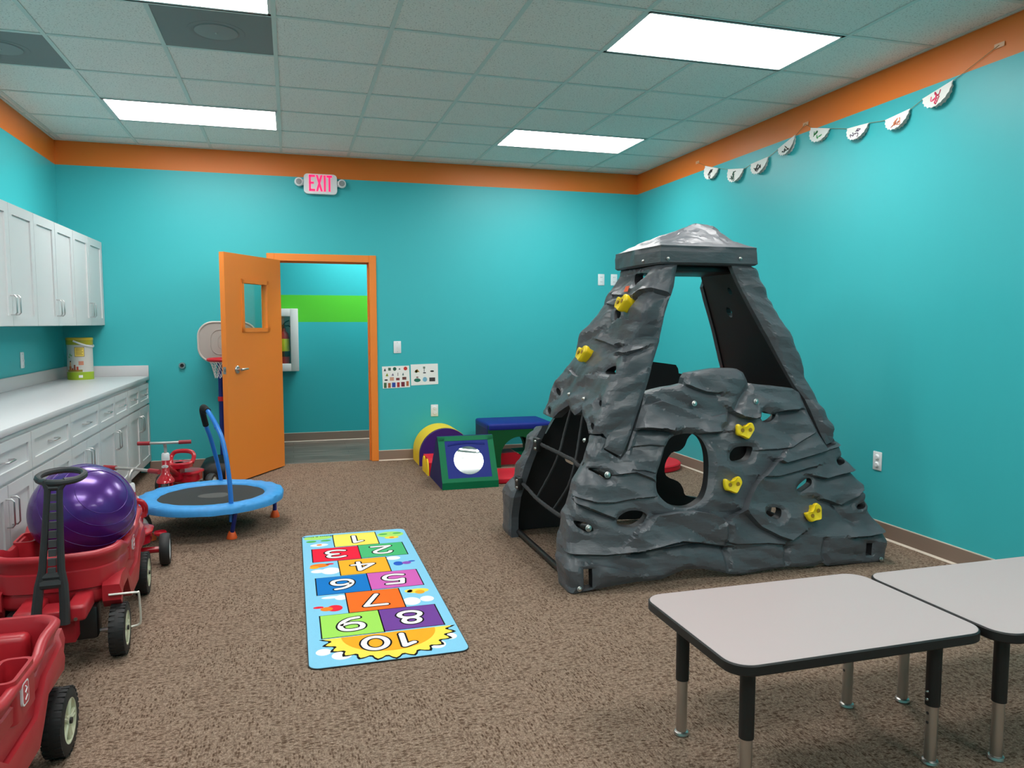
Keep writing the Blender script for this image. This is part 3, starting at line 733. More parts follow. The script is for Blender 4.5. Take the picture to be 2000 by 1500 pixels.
curved(283, 300, .018, .04, 0.0034, 'barcode_patch', PLATE, t)
hnd = [(math.cos(math.radians(a)) * (R0 + 0.008), math.sin(math.radians(a)) * (R0 + 0.008) , 0.33 - 0.052 * math.sin(math.radians(a - 265) * 180 / 190 * 1.0)) for a in range(265, 456, 10)]
obj('carry_handle', MB().tube(hnd, 0.0075, 8, flat=0.45), WPL, t)

# ================================================================== tables
def table(x0, x1, y0, y1, h, label):
    cx, cy = (x0 + x1) / 2, (y0 + y1) / 2; t = thing('activity_table', label, 'table', (cx, cy, 0), 0, 'low activity tables')
    W, D = x1 - x0, y1 - y0; rings = []
    for ins, z in ((0.004, h - 0.032), (0.0, h - 0.028), (0.0, h - 0.004), (0.003, h - 0.0005)):
        rings.append([(x, y, z) for x, y in rrect(W - 2 * ins, D - 2 * ins, 0.07 - ins, 8)])
    obj('edge_band', MB().loft(rings), TEDGE, t)
    obj('table_top', MB().prism(rrect(W - 0.010, D - 0.010, 0.066, 8), h - 0.003, h), TTOP, t, 0)
    for sx in (-1, 1):
        for sy in (-1, 1):
            lx, ly = sx * (W / 2 - 0.105), sy * (D / 2 - 0.10)
            lg = obj('leg', MB().cyl((lx, ly, h - 0.032), (lx, ly, 0.19), 0.0215, 24), TEDGE, t)
            ft = obj('leg_insert', MB().cyl((lx, ly, 0.24), (lx, ly, 0.012), 0.0175, 24), BRIGHT, lg)
            obj('glide', MB().lathe([(0.0, 0.0), (0.022, 0.0), (0.025, 0.005), (0.023, 0.012), (0.017, 0.016)], Matrix.Translation((lx, ly, 0)), 24), BRIGHT, lg)
            for z in (0.21, 0.235): obj('set_screw', MB().sphere((lx - 0.0215 * sx, ly, z), 0.005, u=8, v=6), CHROME, lg)
            obj('adjuster_holes', MB().cyl((lx - sx * 0.0178, ly, 0.165), (lx - sx * 0.016, ly, 0.165), 0.005, 10).cyl((lx - sx * 0.0178, ly, 0.135), (lx - sx * 0.016, ly, 0.135), 0.005, 10), SLOT, lg, 0)
table(1.115, 1.985, 1.695, 2.262, 0.45, 'low grey-topped square table with black edge, the one nearer the hopscotch rug')
table(1.993, 2.86, 1.655, 2.235, 0.45, 'low grey-topped table with black edge, pushed against the other table by the wall')

# ================================================================== hopscotch rug
rc = lambda x, y: onfloor(560 + x / 5.0, 1020 + y / 5.0, 0.006)
RUG = (0.040, 0.690, 2.985, 4.938)
rcx, rcy = (RUG[0] + RUG[1]) / 2, (RUG[2] + RUG[3]) / 2
rug = thing('hopscotch_rug', 'light blue hopscotch rug with numbered colour squares on the carpet', 'rug', (rcx, rcy, 0))
RW, RL = RUG[1] - RUG[0], RUG[3] - RUG[2]
def pile(name, c): return simple(name, c, 0.9, spec=0.1, bump=(420, 0.5), var=0.05)
obj('backing', MB().prism(rrect(RW + 0.008, RL + 0.008, 0.045), 0.0, 0.0045), BLACK, rug, 0)
obj('pile_field', MB().prism(rrect(RW, RL, 0.042), 0.0045, 0.006), pile('rug_sky', rgb(132, 196, 226)), rug, 0)
def up(pts, z0, z1): return MB().prism([(x - rcx, y - rcy) for x, y in pts], z0, z1)
def rpoly(crop, z0, z1): return up([tuple(rc(*p)[:2]) for p in crop], z0, z1)
SQ = [('1', (250, 222, 96), [(455, 127), (860, 95), (893, 207), (470, 243)]), ('3', (232, 36, 62), [(248, 268), (692, 232), (722, 352), (262, 395)]),
      ('2', (76, 180, 116), [(700, 230), (1120, 192), (1178, 310), (728, 350)]), ('4', (248, 170, 44), [(508, 378), (965, 338), (1012, 475), (530, 522)]),
      ('6', (26, 116, 190), [(283, 550), (778, 508), (818, 662), (305, 720)]), ('5', (204, 96, 176), [(790, 505), (1258, 455), (1330, 608), (825, 660)]),
      ('7', (250, 108, 36), [(580, 695), (1090, 643), (1150, 825), (612, 885)]), ('9', (158, 214, 92), [(325, 918), (892, 862), (945, 1068), (352, 1140)]),
      ('8', (112, 66, 146), [(905, 862), (1440, 797), (1530, 998), (955, 1065)])]
INK = pile('rug_black', rgb(24, 22, 24)); NUMW = pile('rug_white', rgb(238, 232, 230))
def ell(cx, cy, rx, ry, n=24, a0=0, a1=2 * PI, rot=0.0):
    return [(cx + rx * math.cos(a) * math.cos(rot) - ry * math.sin(a) * math.sin(rot), cy + rx * math.cos(a) * math.sin(rot) + ry * math.sin(a) * math.cos(rot))
            for a in [a0 + (a1 - a0) * k / n for k in range(n)]]
GLY = {'1': [[(.10, .80), (.34, 1)], [(.34, 1), (.34, 0)]], '2': [[(.05, .78), (.12, .94), (.3, 1), (.5, .93), (.56, .74), (.46, .54), (.22, .26), (.03, 0)], [(.03, 0), (.6, 0)]],
       '3': [[(.05, .9), (.25, 1), (.48, .95), (.55, .76), (.45, .58), (.25, .53)], [(.25, .53), (.5, .46), (.58, .26), (.48, .06), (.25, 0), (.03, .1)]],
       '4': [[(.45, 0), (.45, 1)], [(.45, 1), (.02, .32)], [(.02, .32), (.64, .32)]],
       '5': [[(.54, 1), (.12, 1)], [(.12, 1), (.07, .55)], [(.07, .55), (.3, .63), (.52, .53), (.58, .3), (.48, .07), (.25, 0), (.03, .09)]],
       '6': [[(.5, .97), (.28, .9), (.1, .66), (.03, .33), (.1, .08), (.3, 0), (.52, .08), (.58, .3), (.5, .5), (.3, .56), (.1, .46)]],
       '7': [[(.03, 1), (.58, 1)], [(.58, 1), (.22, 0)]],
       '8': [[(.3 + .2 * math.cos(2 * PI * k / 10), .77 + .23 * math.sin(2 * PI * k / 10)) for k in range(11)], [(.3 + .27 * math.cos(2 * PI * k / 10), .27 + .27 * math.sin(2 * PI * k / 10)) for k in range(11)]],
       '0': [[(.3 + .29 * math.cos(2 * PI * k / 12), .5 + .5 * math.sin(2 * PI * k / 12)) for k in range(13)]]}
GLY['9'] = [[(.61 - x, 1 - y) for x, y in p] for p in GLY['6']]
def digits(txt, cx, cy, w, h, zz, par):
    """flat round-ended strokes, turned so that they read from the far end of the rug"""
    n = len(txt); adv = w / n
    for wd, m, z, nm in ((0.0205, INK, zz, 'numeral_outline'), (0.0125, NUMW, zz + 0.0004, 'numeral')):
        mb = MB()
        for k, ch in enumerate(txt):
            ox = (k - (n - 1) / 2) * adv; sc = (adv * (0.82 if n > 1 else 1.0)) / 0.6
            for path in GLY[ch]:
                pts = path if len(path) < 3 or ch in '1' else [p[:2] for p in catmull([(x, y, 0) for x, y in path], 4, False)]
                W = [(cx - rcx - (ox + (x - 0.3) * sc), cy - rcy - (y - 0.5) * h) for x, y in pts]
                zz_ = z + 0.00003 * (len(mb.f) % 7); L_, R2 = [], []; nW = len(W); loop_ = ch in '80'
                for q in range(nW):
                    if loop_: a, b = W[(q - 1) % (nW - 1)], W[(q + 1) % (nW - 1)]
                    else: a, b = W[max(0, q - 1)], W[min(nW - 1, q + 1)]
                    an = math.atan2(b[1] - a[1], b[0] - a[0])
                    L_.append((W[q][0] - wd * math.sin(an), W[q][1] + wd * math.cos(an), zz_)); R2.append((W[q][0] + wd * math.sin(an), W[q][1] - wd * math.cos(an), zz_))
                mb.add(L_ + R2, [(q, q + 1, nW + q + 1, nW + q) for q in range(nW - 1)])
                if not loop_:
                    for (p0, p1) in ((W[1], W[0]), (W[-2], W[-1])):
                        an = math.atan2(p1[1] - p0[1], p1[0] - p0[0])
                        mb.add([(p1[0] + wd * math.cos(an - PI / 2 + PI * q / 8), p1[1] + wd * math.sin(an - PI / 2 + PI * q / 8), zz_) for q in range(9)], [tuple(range(9))])
        obj(nm, mb, m, par, 0)
for d, c, q in SQ:
    P = [rc(*p) for p in q]
    x0, x1 = (P[0][0] + P[3][0]) / 2, (P[1][0] + P[2][0]) / 2; y1, y0 = (P[0][1] + P[1][1]) / 2, (P[2][1] + P[3][1]) / 2
    sq = obj('square_outline', up([(x0 - .006, y0 - .004), (x1 + .006, y0 - .004), (x1 + .006, y1 + .004), (x0 - .006, y1 + .004)], 0.006, 0.0064), INK, rug, 0)
    obj('colour_square', up([(x0, y0), (x1, y0), (x1, y1), (x0, y1)], 0.0064, 0.0068), pile('rug_sq' + d, rgb(*c)), sq, 0)
    digits(d, (x0 + x1) / 2, (y0 + y1) / 2, 0.41 * (x1 - x0), 0.55 * (y1 - y0), 0.0070, sq)
# the sun with ten
sx, sy = 0.385, float(rc(655, 1110)[1]) - 0.004
ray_ = []
for k in range(61):
    a = PI + PI * k / 60; r = 0.25 + 0.017 * math.cos(k * 2 * PI / 5.0)
    ray_.append((sx + r * 1.06 * math.cos(a), sy + r * 0.98 * math.sin(a)))
sc_ = lambda pts, f: [(sx + (x - sx) * f, sy + (y - sy) * f) for x, y in pts]
sun = obj('sun_outline', up(sc_(ray_, 1.055), 0.006, 0.0064), INK, rug, 0)
obj('sun_rays', up(ray_, 0.0064, 0.0066), pile('rug_sunyellow', rgb(250, 216, 84)), sun, 0)
obj('sun_disc', up(ell(sx, sy, 0.205, 0.19, 30, PI, 2 * PI + 0.001) + [(sx + 0.205, sy)], 0.0066, 0.0068), pile('rug_sunorange', rgb(246, 166, 40)), sun, 0)
digits('10', sx - 0.005, sy - 0.098, 0.25, 0.125, 0.0070, sun)
# clouds, birds, flowers
CL = pile('rug_cloud', rgb(236, 234, 234))
def blob(name, parts, m, z=0.006):
    for i, (x, y, rx, ry) in enumerate(parts):
        p = rc(x, y); s = float(p[1]) / 1475.0
        q_ = ell(float(p[0]), float(p[1]), rx / 5 * s, ry / 5 * s * 2.45, 20)
        obj(name, up([(min(max(x_, RUG[0] + .012), RUG[1] - .012), min(max(y_, RUG[2] + .012), RUG[3] - .012)) for x_, y_ in q_], z + i * 0.00002, z + 0.0002 + i * 0.00002), m, rug, 0)
blob('cloud', [(360, 1270, 75, 32), (540, 1300, 100, 40), (1470, 1190, 90, 40), (1600, 1110, 65, 32), (310, 480, 70, 22), (430, 475, 90, 42), (1220, 770, 90, 44), (1370, 745, 70, 32), (430, 735, 90, 14), (530, 735, 60, 28), (1040, 350, 70, 24)], CL)
BR = {'red': (230, 40, 60), 'orng': (246, 128, 40), 'blu': (44, 92, 190), 'pur': (140, 84, 180), 'yel': (250, 214, 80), 'gold': (244, 166, 40), 'leaf': (84, 176, 84), 'lawn': (170, 220, 110)}
BM = {k: pile('rug_' + k, rgb(*v)) for k, v in BR.items()}
blob('lawn_patch', [(300, 155, 140, 26), (1010, 118, 130, 40)], BM['lawn'], 0.0061)
blob('bird_body', [(470, 840, 75, 34)], BM['red'], 0.0063); blob('bird_wing', [(390, 850, 60, 22)], BM['orng'], 0.0065); blob('bird_tail', [(310, 835, 50, 12)], BM['red'], 0.0063)
blob('bird_body', [(320, 425, 90, 24)], BM['orng'], 0.0063); blob('bird_wing', [(270, 445, 45, 16)], BM['gold'], 0.0065); blob('bird_tail', [(420, 408, 40, 9)], BM['red'], 0.0063)
blob('bird_body', [(1090, 402, 48, 26)], BM['blu'], 0.0063); blob('bird_wing', [(1170, 395, 45, 18)], BM['pur'], 0.0065); blob('bird_tail', [(1220, 378, 35, 8)], BM['blu'], 0.0063)
blob('bird_body', [(1280, 668, 110, 26)], BM['yel'], 0.0063); blob('bird_wing', [(1300, 680, 48, 22)], BM['gold'], 0.0065); blob('bird_head', [(1190, 672, 40, 18)], BM['yel'], 0.0063)
blob('flower_leaf', [(240, 192, 48, 13), (380, 180, 48, 11), (940, 118, 42, 11), (1075, 106, 42, 11)], BM['leaf'], 0.0064)
blob('flower', [(318, 225, 85, 20)], CL, 0.0065); blob('flower', [(1025, 148, 70, 18)], BM['yel'], 0.0065)
blob('flower_heart', [(318, 224, 26, 9)], BM['orng'], 0.0067); blob('flower_heart', [(1025, 148, 26, 9)], BM['orng'], 0.0067)
mb = text_mb('Melissa & Doug', 0.03, 0.0003)
p = rc(310, 142); xform(mb, Matrix.Translation((p[0] - rcx + 0.0, p[1] - rcy, 0.0068)) @ Matrix.Rotation(PI, 4, 'Z')); obj('maker_mark', mb, INK, rug, 0)

# ================================================================== mini trampoline
TX, TY, TR, TZ = -0.53, 5.345, 0.452, 0.235
t = thing('mini_trampoline', 'small round trampoline with bright blue pad ring and arched handlebar', 'trampoline', (TX, TY, 0))
random.seed(3)
N = 96; rings = []
prof = [(TR + 0.004, TZ - 0.05), (TR + 0.008, TZ - 0.02), (TR, TZ - 0.003), (TR - 0.05, TZ + 0.006), (TR - 0.10, TZ), (TR - 0.118, TZ - 0.012), (TR - 0.122, TZ - 0.02)]
for r, z in prof:
    rg = []
    for k in range(N):
        a = 2 * PI * k / N
        w = noise.noise(Vector((math.cos(a) * 6, math.sin(a) * 6, r * 20))) * 0.008
        rg.append(((r + w) * math.cos(a), (r + w) * math.sin(a), z + w * 0.7))
    rings.append(rg)
obj('pad_ring', MB().loft(rings, False, False), PADBLUE, t, 60)
obj('frame_ring', MB().torus((0, 0, TZ - 0.03), TR - 0.012, 0.014, seg=64), BLUE, t)
mat = obj('jump_mat', MB().lathe([(0, TZ - 0.018), (TR - 0.115, TZ - 0.016), (TR - 0.115, TZ - 0.02), (0, TZ - 0.022)], seg=64, cap=False), MESHBLK, t)
obj('printed_logo', MB().prism(ell(0.03, 0.0, 0.12, 0.075), TZ - 0.0178, TZ - 0.0174), simple('mat_print', rgb(84, 82, 80), 0.8), mat, 0)
feet = [(-0.389, 5.03), (-0.137, 5.52), (-0.878, 5.14), (-0.60, 5.74)]
for fx, fy in feet:
    x, y = fx - TX, fy - TY; k = (TR - 0.02) / math.hypot(x, y)
    lg = obj('leg', MB().cyl((x * k, y * k, TZ - 0.03), (x, y, 0.03), 0.0135, 14), DBLUE, t)
    obj('foot_cap', MB().lathe([(0.0, 0.0), (0.032, 0.0), (0.033, 0.008), (0.024, 0.035), (0.017, 0.048), (0.0, 0.049)], Matrix.Translation((x, y, 0)), 20), FOOTOR, lg)
# arched bar: near leg rises from the front foot, far leg drops to the rear rim
hp = lambda px_, py_, Y: tuple(hit(px_, py_, 1, Y) - np.array((TX, TY, 0)))
near = [hp(452, 1018, 5.0), hp(451, 975, 4.97), hp(447, 930, 4.97), hp(441, 890, 4.99), hp(433, 855, 5.03), hp(420, 826, 5.10), hp(406, 803, 5.18), hp(399, 796, 5.24)]
far = [hp(396, 797, 5.32), hp(396, 806, 5.42), hp(402, 830, 5.5), hp(412, 858, 5.58), hp(421, 890, 5.66), hp(428, 918, 5.72), hp(432, 940, 5.76)]
hb = obj('handlebar', MB().tube(catmull(near + far, 5, False), 0.0145, 12), BLUE, t)
obj('foam_grip', MB().tube(catmull(near[-2:] + far[:3], 6, False), 0.02, 14), GRIPBLK, hb)
obj('coupling', MB().cyl(hp(424.5, 836, 5.075), hp(422.5, 831.5, 5.09), 0.017, 14), BLUE, hb)

# ================================================================== toddler basketball hoop behind the door
t = thing('basketball_hoop', 'toddler basketball hoop with taupe backboard and red rim behind the open door', 'basketball hoop', (-0.60, 7.19, 0))
bmx = lambda x, y, Y=7.31: tuple(hit(x, y, 1, Y) - np.array((-0.60, 7.19, 0)))
bb = [(386 + dx, yy) for dx, yy in ((0, 668), (2, 690), (10, 704), (28, 710), (60, 709))] 
cen = (443, 668)
c0 = bmx(*cen)
shape = rrect(0.50, 0.36, 0.13, 8)
Mx = Matrix.Translation((c0[0] + 0.01, 0.12, c0[2])) @ Matrix.Rotation(PI / 2, 4, 'X')
board = obj('backboard', MB().prism(shape, -0.012, 0.012, Mx), TAUPE, t)
obj('board_rim', MB().tube([(Mx @ Vector((x, y, 0.012)))[:] for x, y in shape], 0.009, 8, closed=True), simple('backboard_edge', rgb(196, 188, 182), 0.45), board)
for s in (0.62, 0.36):
    obj('target_ridge', MB().tube([(Mx @ Vector((x * s * 0.92, y * s + 0.0, 0.0125)))[:] for x, y in shape], 0.0045, 6, closed=True), TAUPE, board)
rx_, rz_ = bmx(405, 700, 7.05)[0] + 0.118, bmx(405, 703, 7.05)[2]
obj('rim', MB().torus((rx_, -0.10, rz_), 0.115, 0.016, seg=48).box((rx_ - 0.05, 0.0, rz_ - 0.015), (rx_ + 0.05, 0.115, rz_ + 0.012)), HOOPRED, t)
nt = MB()
for k in range(12):
    for s in (-1, 1):
        pth = []
        for i in range(7):
            f = i / 6; a = 2 * PI * (k + s * f * 1.5) / 12; r = 0.108 - 0.045 * f ** 0.7
            pth.append((rx_ + r * math.cos(a), -0.10 + r * math.sin(a), rz_ - 0.012 - 0.15 * f))
        nt.tube(pth, 0.0022, 5)
obj('net', nt, WPL, t)
pz = c0[2]
obj('pole', MB().cyl((-0.022, 0.15, 0.05), (-0.022, 0.15, pz + 0.1), 0.024, 16), DBLUE, t)
obj('pole_collar', MB().cyl((-0.022, 0.15, 0.66), (-0.022, 0.15, 0.70), 0.031, 16), HOOPRED, t)
rings = []
for ins, z in ((0.01, 0.0), (0.0, 0.02), (0.0, 0.09), (0.03, 0.14), (0.09, 0.165)):
    rings.append([(x + 0.0, y + 0.02, z) for x, y in rrect(0.40 - 2 * ins, 0.46 - 2 * ins, 0.10, 6)])
bs = obj('base', MB().loft(rings), BLACK, t)
for s in (-1, 1): obj('base_wheel', MB().cyl((s * 0.16, -0.235, 0.05), (s * 0.185, -0.235, 0.05), 0.045, 20), WPL, bs)

# ================================================================== foam play shapes by the back wall
# mirror wedge
wx0, wx1, wy0, wy1 = 1.166, 1.645, 6.03, 6.60
ap = hit(853, 852, 1, 6.26); AZ = float(ap[2]); AY = 6.25
t = thing('mirror_wedge', 'blue and green foam wedge with a round mirror on its slope', 'foam block', ((wx0 + wx1) / 2, (wy0 + wy1) / 2, 0))
cx_w, cy_w = (wx0 + wx1) / 2, (wy0 + wy1) / 2; hw = (wx1 - wx0) / 2
pf = [(wy0 - cy_w, 0.0), (wy0 - cy_w, 0.055), (AY - cy_w - 0.02, AZ - 0.01), (AY - cy_w + 0.01, AZ), (AY - cy_w + 0.035, AZ - 0.02), (wy1 - cy_w, 0.03), (wy1 - cy_w, 0.0)]
MX = Matrix(((0, 0, 1, 0), (1, 0, 0, 0), (0, 1, 0, 0), (0, 0, 0, 1)))
obj('core', MB().prism(pf, -hw, hw, MX), FNAVY, t, 25)
# slope frame
s0 = Vector((0, pf[1][0], pf[1][1])); s1 = Vector((0, pf[2][0], pf[2][1])); sd = (s1 - s0); sl = sd.length; sd.normalize(); nn = Vector((0, -sd.z, sd.y))
MS = Matrix(((1, 0, 0, 0), (0, sd.y, nn.y, s0.y), (0, sd.z, nn.z, s0.z), (0, 0, 0, 1)))       # local: x, along slope, out
if (MS.to_3x3() @ Vector((0, 0, 1))).y > 0: pass
fm = MB()
def sbox(x0, x1, a, b, z0, z1): return [(x0, a, z0), (x1, a, z0), (x1, b, z0), (x0, b, z0), (x0, a, z1), (x1, a, z1), (x1, b, z1), (x0, b, z1)]
for x0, x1, a, b in ((-hw, -hw + 0.055, 0, sl), (hw - 0.05, hw, 0, sl), (-hw - 0.001, hw + 0.001, sl - 0.035, sl + 0.008), (-hw + 0.055, hw - 0.05, 0.0, 0.035)):
    fm.add([(MS @ Vector(p))[:] for p in sbox(x0, x1, a, b, -0.004, 0.004)], [(0, 3, 2, 1), (4, 5, 6, 7), (0, 1, 5, 4), (1, 2, 6, 5), (2, 3, 7, 6), (3, 0, 4, 7)])
fm.box((-hw, pf[0][0] - 0.006, 0.0), (hw, pf[0][0] + 0.002, 0.056))
obj('green_border', fm, FGREEN, t, 0)
obj('blue_field', MB().add([(MS @ Vector(p))[:] for p in sbox(-hw + 0.054, hw - 0.049, 0.034, sl - 0.034, -0.004, 0.0022)], [(0, 3, 2, 1), (4, 5, 6, 7), (0, 1, 5, 4), (1, 2, 6, 5), (2, 3, 7, 6), (3, 0, 4, 7)]), FBLUE, t, 0)
bev = MB()
for k in range(5): pass
mir = []
NR = 9; NA = 40; vs = []; fs = []
for i in range(NR + 1):
    for k in range(NA):
        r = 0.125 * i / NR; a = 2 * PI * k / NA; x, y = r * math.cos(a), sl * 0.47 + r * math.sin(a)
        wv = 0.0016 * math.sin(y * 95 + x * 14) * max(0, (y - sl * 0.47) / 0.125) ** 1
        vs.append((MS @ Vector((x + 0.005, y, 0.004 + wv)))[:])
for i in range(NR):
    for k in range(NA): fs.append((i * NA + k, i * NA + (k + 1) % NA, (i + 1) * NA + (k + 1) % NA, (i + 1) * NA + k))
obj('round_mirror', MB().add(vs, fs), MIRROR, t, 80)
for x0, y0, r_ in ((0.0, sl * 0.47 + 0.142, 0.006), (0.01, sl * 0.47 + 0.152, 0.005)):
    obj('fabric_fold', MB().tube([(MS @ Vector((x, y0 + 0.012 * math.cos(x * 12), 0.001)))[:] for x in [-0.16 + 0.04 * k for k in range(9)]], r_, 8), FBLUE, t)
# yellow and purple arch tunnel
t = thing('foam_arch', 'yellow and purple foam arch leaning by the wall behind the mirror wedge', 'foam block', (1.415, 7.315, 0))
def arch(r0, r1, y0, y1, leg=0.10):
    prof = []
    for k in range(25):
        a = PI * k / 24; prof.append((math.cos(a), math.sin(a)))
    out = [(r1, 0)] + [(r1 * c, leg + r1 * s) for c, s in prof] + [(-r1, 0), (-r0, 0)] + [(r0 * c, leg + r0 * s) for c, s in reversed(prof)] + [(r0, 0)]
    n = len(out); half = n // 2
    vs = [(x, y0, z) for x, z in out] + [(x, y1, z) for x, z in out]
    fs = [(i, (i + 1) % n, n + (i + 1) % n, n + i) for i in range(n)]
    for i in range(half - 1):
        fs.append((i, i + 1, n - 2 - i, n - 1 - i)); fs.append((n + i, n + i + 1, 2 * n - 2 - i, 2 * n - 1 - i))
    return MB().add(vs, fs)
obj('purple_face', arch(0.125, 0.254, -0.204, -0.150), FPURP, t)
obj('yellow_band', arch(0.128, 0.257, -0.150, 0.20), FYEL, t)
# red roller with yellow ends
t = thing('foam_roller', 'small red foam step with rounded yellow ends beside the mirror wedge', 'foam block', (1.185, 6.79, 0))
def dome(w, h, n=12): return [(-w, 0)] + [(-w * math.cos(PI * k / n), h * 0.35 + h * 0.65 * math.sin(PI * k / n)) for k in range(n + 1)] + [(w, 0)]
MYZ = Matrix(((0, 0, 1, 0), (1, 0, 0, 0), (0, 1, 0, 0), (0, 0, 0, 1)))
MXZ = Matrix(((1, 0, 0, 0), (0, 0, 1, 0), (0, 1, 0, 0), (0, 0, 0, 1)))
obj('red_core', MB().prism([(x, z) for x, z in [(-0.145, 0), (-0.145, 0.115), (-0.10, 0.15), (0.145, 0.15), (0.17, 0.12), (0.17, 0)]], -0.02, 0.32, Matrix(((0, 0, 1, 0), (1, 0, 0, 0), (0, 1, 0, 0), (0, 0, 0, 1)))), FRED, t)
for yy in (-0.085, 0.075):
    obj('yellow_end', MB().prism([(x + yy, z) for x, z in dome(0.066, 0.145)], -0.032, -0.0205, MYZ), FYEL, t)
# bench tunnel
bx0, bx1, by0, by1, bz = 1.762, 2.40, 6.83, 7.33, 0.42
t = thing('foam_tunnel', 'boxy foam tunnel with blue top and dark green side with an arched hole', 'foam block', ((bx0 + bx1) / 2, (by0 + by1) / 2, 0))
hx_ = (bx1 - bx0) / 2; hy_ = (by1 - by0) / 2
def tunnel_side(y0, y1):
    xo = [(-hx_, 0), (-hx_, bz - 0.012), (hx_, bz - 0.012), (hx_, 0)]
    ar = [(0.185, 0)] + [(0.185 * math.cos(PI * k / 20), 0.105 + 0.185 * math.sin(PI * k / 20)) for k in range(21)] + [(-0.185, 0)]
    ar = [(x - 0.008, z) for x, z in ar]
    poly = xo + ar
    return MB().prism(poly, y0, y1, MXZ)
obj('green_side', tunnel_side(-hy_, -hy_ + 0.10), FDGREEN, t, 30)
obj('green_side', tunnel_side(hy_ - 0.10, hy_), FDGREEN, t, 30)
obj('blue_top', MB().rbox((-hx_ - 0.006, -hy_ - 0.004, bz - 0.07), (hx_ + 0.006, hy_ + 0.004, bz), 0.022, 3), FBLUE, t)
obj('blue_end', MB().rbox((-hx_ - 0.005, -hy_ + 0.002, 0), (-hx_ + 0.07, hy_ - 0.002, bz - 0.012), 0.02, 3), FNAVY, t)
obj('blue_end', MB().rbox((hx_ - 0.07, -hy_ + 0.002, 0), (hx_ + 0.005, hy_ - 0.002, bz - 0.012), 0.02, 3), FNAVY, t)
# mats
def mat_disc(name, label, x, y, r, h, m, ey=1.0):
    t = thing(name, label, 'foam mat', (x, y, 0))
    obj('cover', MB().lathe([(0, 0), (r - 0.01, 0), (r, 0.008), (r, h - 0.01), (r - 0.008, h), (0, h)], Matrix.Diagonal((1, ey, 1, 1)), 48, cap=False), m, t)
    obj('piping', MB().tube([(math.cos(2 * PI * k / 48) * (r + .001), ey * math.sin(2 * PI * k / 48) * (r + .001), h - 0.012) for k in range(48)], 0.004, 6, closed=True), simple('piping_red', rgb(180, 24, 40), 0.5), t)
mat_disc('foam_disc', 'round red foam disc seen through the big hole of the climber', 3.20, 6.50, 0.355, 0.06, FRED)
t = thing('foam_mat', 'flat red foam mat lying in front of the green tunnel', 'foam mat', (1.93, 6.34, 0))
obj('cover', MB().rbox((-0.265, -0.22, 0), (0.42, 0.22, 0.05), 0.014, 3), FRED, t)
t = thing('foam_step', 'red and green foam steps inside the green tunnel', 'foam block', (2.08, 7.06, 0))
obj('red_part', MB().prism([(-0.17, 0.0), (-0.17, 0.06), (-0.17, 0.11), (0.0, 0.115), (0.09, 0.06), (0.09, 0.0)], -0.09, 0.15, MXZ), FRED, t, 0)
obj('green_part', MB().prism([(0.005, 0.117), (0.095, 0.062), (0.095, 0.0), (0.16, 0.0), (0.16, 0.12)], -0.09, 0.15, MXZ), FGREEN, t)
t = thing('foam_block', 'navy blue foam block by the far corner, seen through the climber hole', 'foam block', (2.86, 7.10, 0))
obj('cover', MB().rbox((-0.13, -0.2, 0), (0.13, 0.2, 0.26), 0.02, 3), FNAVY, t)
obj('piping', MB().tube([(x, -0.2005, z) for x, z in rrect(0.23, 0.23, 0.02, 3, 0, 0.13)], 0.004, 6, closed=True), FBLUE, t)
# ================================================================== wagons
def spoked_wheel(parent, cx, cy, r, w, side, hubmat, tyre='wheel'):
    """wheel with its axle along x; side +1 means the hub faces +x"""
    M = Matrix.Translation((cx, cy, r)) @ Matrix.Rotation(PI / 2, 4, 'Y')
    ty = MB().lathe([(r * 0.66, -w / 2), (r * 0.86, -w / 2), (r * 0.95, -w / 2 + 0.004), (r * 0.985, -w * 0.28), (r * 0.985, w * 0.28), (r * 0.95, w / 2 - 0.004), (r * 0.86, w / 2), (r * 0.66, w / 2)], M, 48, cap=False)
    n = 30
    for k in range(n):
        for s in (-1, 1):
            a = 2 * PI * (k + (0.5 if s > 0 else 0)) / n; b = 0.5 * 2 * PI / n * 0.62
            q = []
            for rr in (r * 0.955, r):
                for aa in (a - b, a + b):
                    for zz in (s * w * 0.10, s * w * 0.47): q.append((M @ Vector((rr * math.cos(aa), rr * math.sin(aa), zz)))[:])
            ty.add(q, [(0, 1, 3, 2), (4, 6, 7, 5), (0, 4, 5, 1), (2, 3, 7, 6), (0, 2, 6, 4), (1, 5, 7, 3)])
    wh = obj(tyre, ty, RUBBER, parent)
    s = side; Rh = r * 0.70
    hb = MB().lathe([(0.0, s * w * 0.30), (Rh * 0.9, s * w * 0.28)], M, 32)
    hb.lathe([(Rh * 0.88, s * w * 0.28), (Rh * 0.90, s * w * 0.47), (Rh, s * w * 0.5), (Rh * 1.05, s * w * 0.42)], M, 32, cap=False)
    for k in range(5):
        a = 2 * PI * k / 5 + 0.3
        for d in (-0.16, 0.16):
            p0 = M @ Vector((Rh * 0.2 * math.cos(a + d), Rh * 0.2 * math.sin(a + d), s * w * 0.36)); p1 = M @ Vector((Rh * 0.92 * math.cos(a + d * 0.8), Rh * 0.92 * math.sin(a + d * 0.8), s * w * 0.36))
            hb.cyl(p0[:], p1[:], 0.006, 6)
    hb.lathe([(Rh * 0.24, s * w * 0.28), (Rh * 0.24, s * w * 0.46), (0, s * w * 0.48)], M, 20, cap=False)
    obj('hub', hb, hubmat, wh)
    obj('axle_cap', MB().lathe([(0.010, s * w * 0.45), (0.010, s * w * 0.58), (0.0, s * w * 0.60)], M, 12, cap=False), BLACK, wh)
    return wh

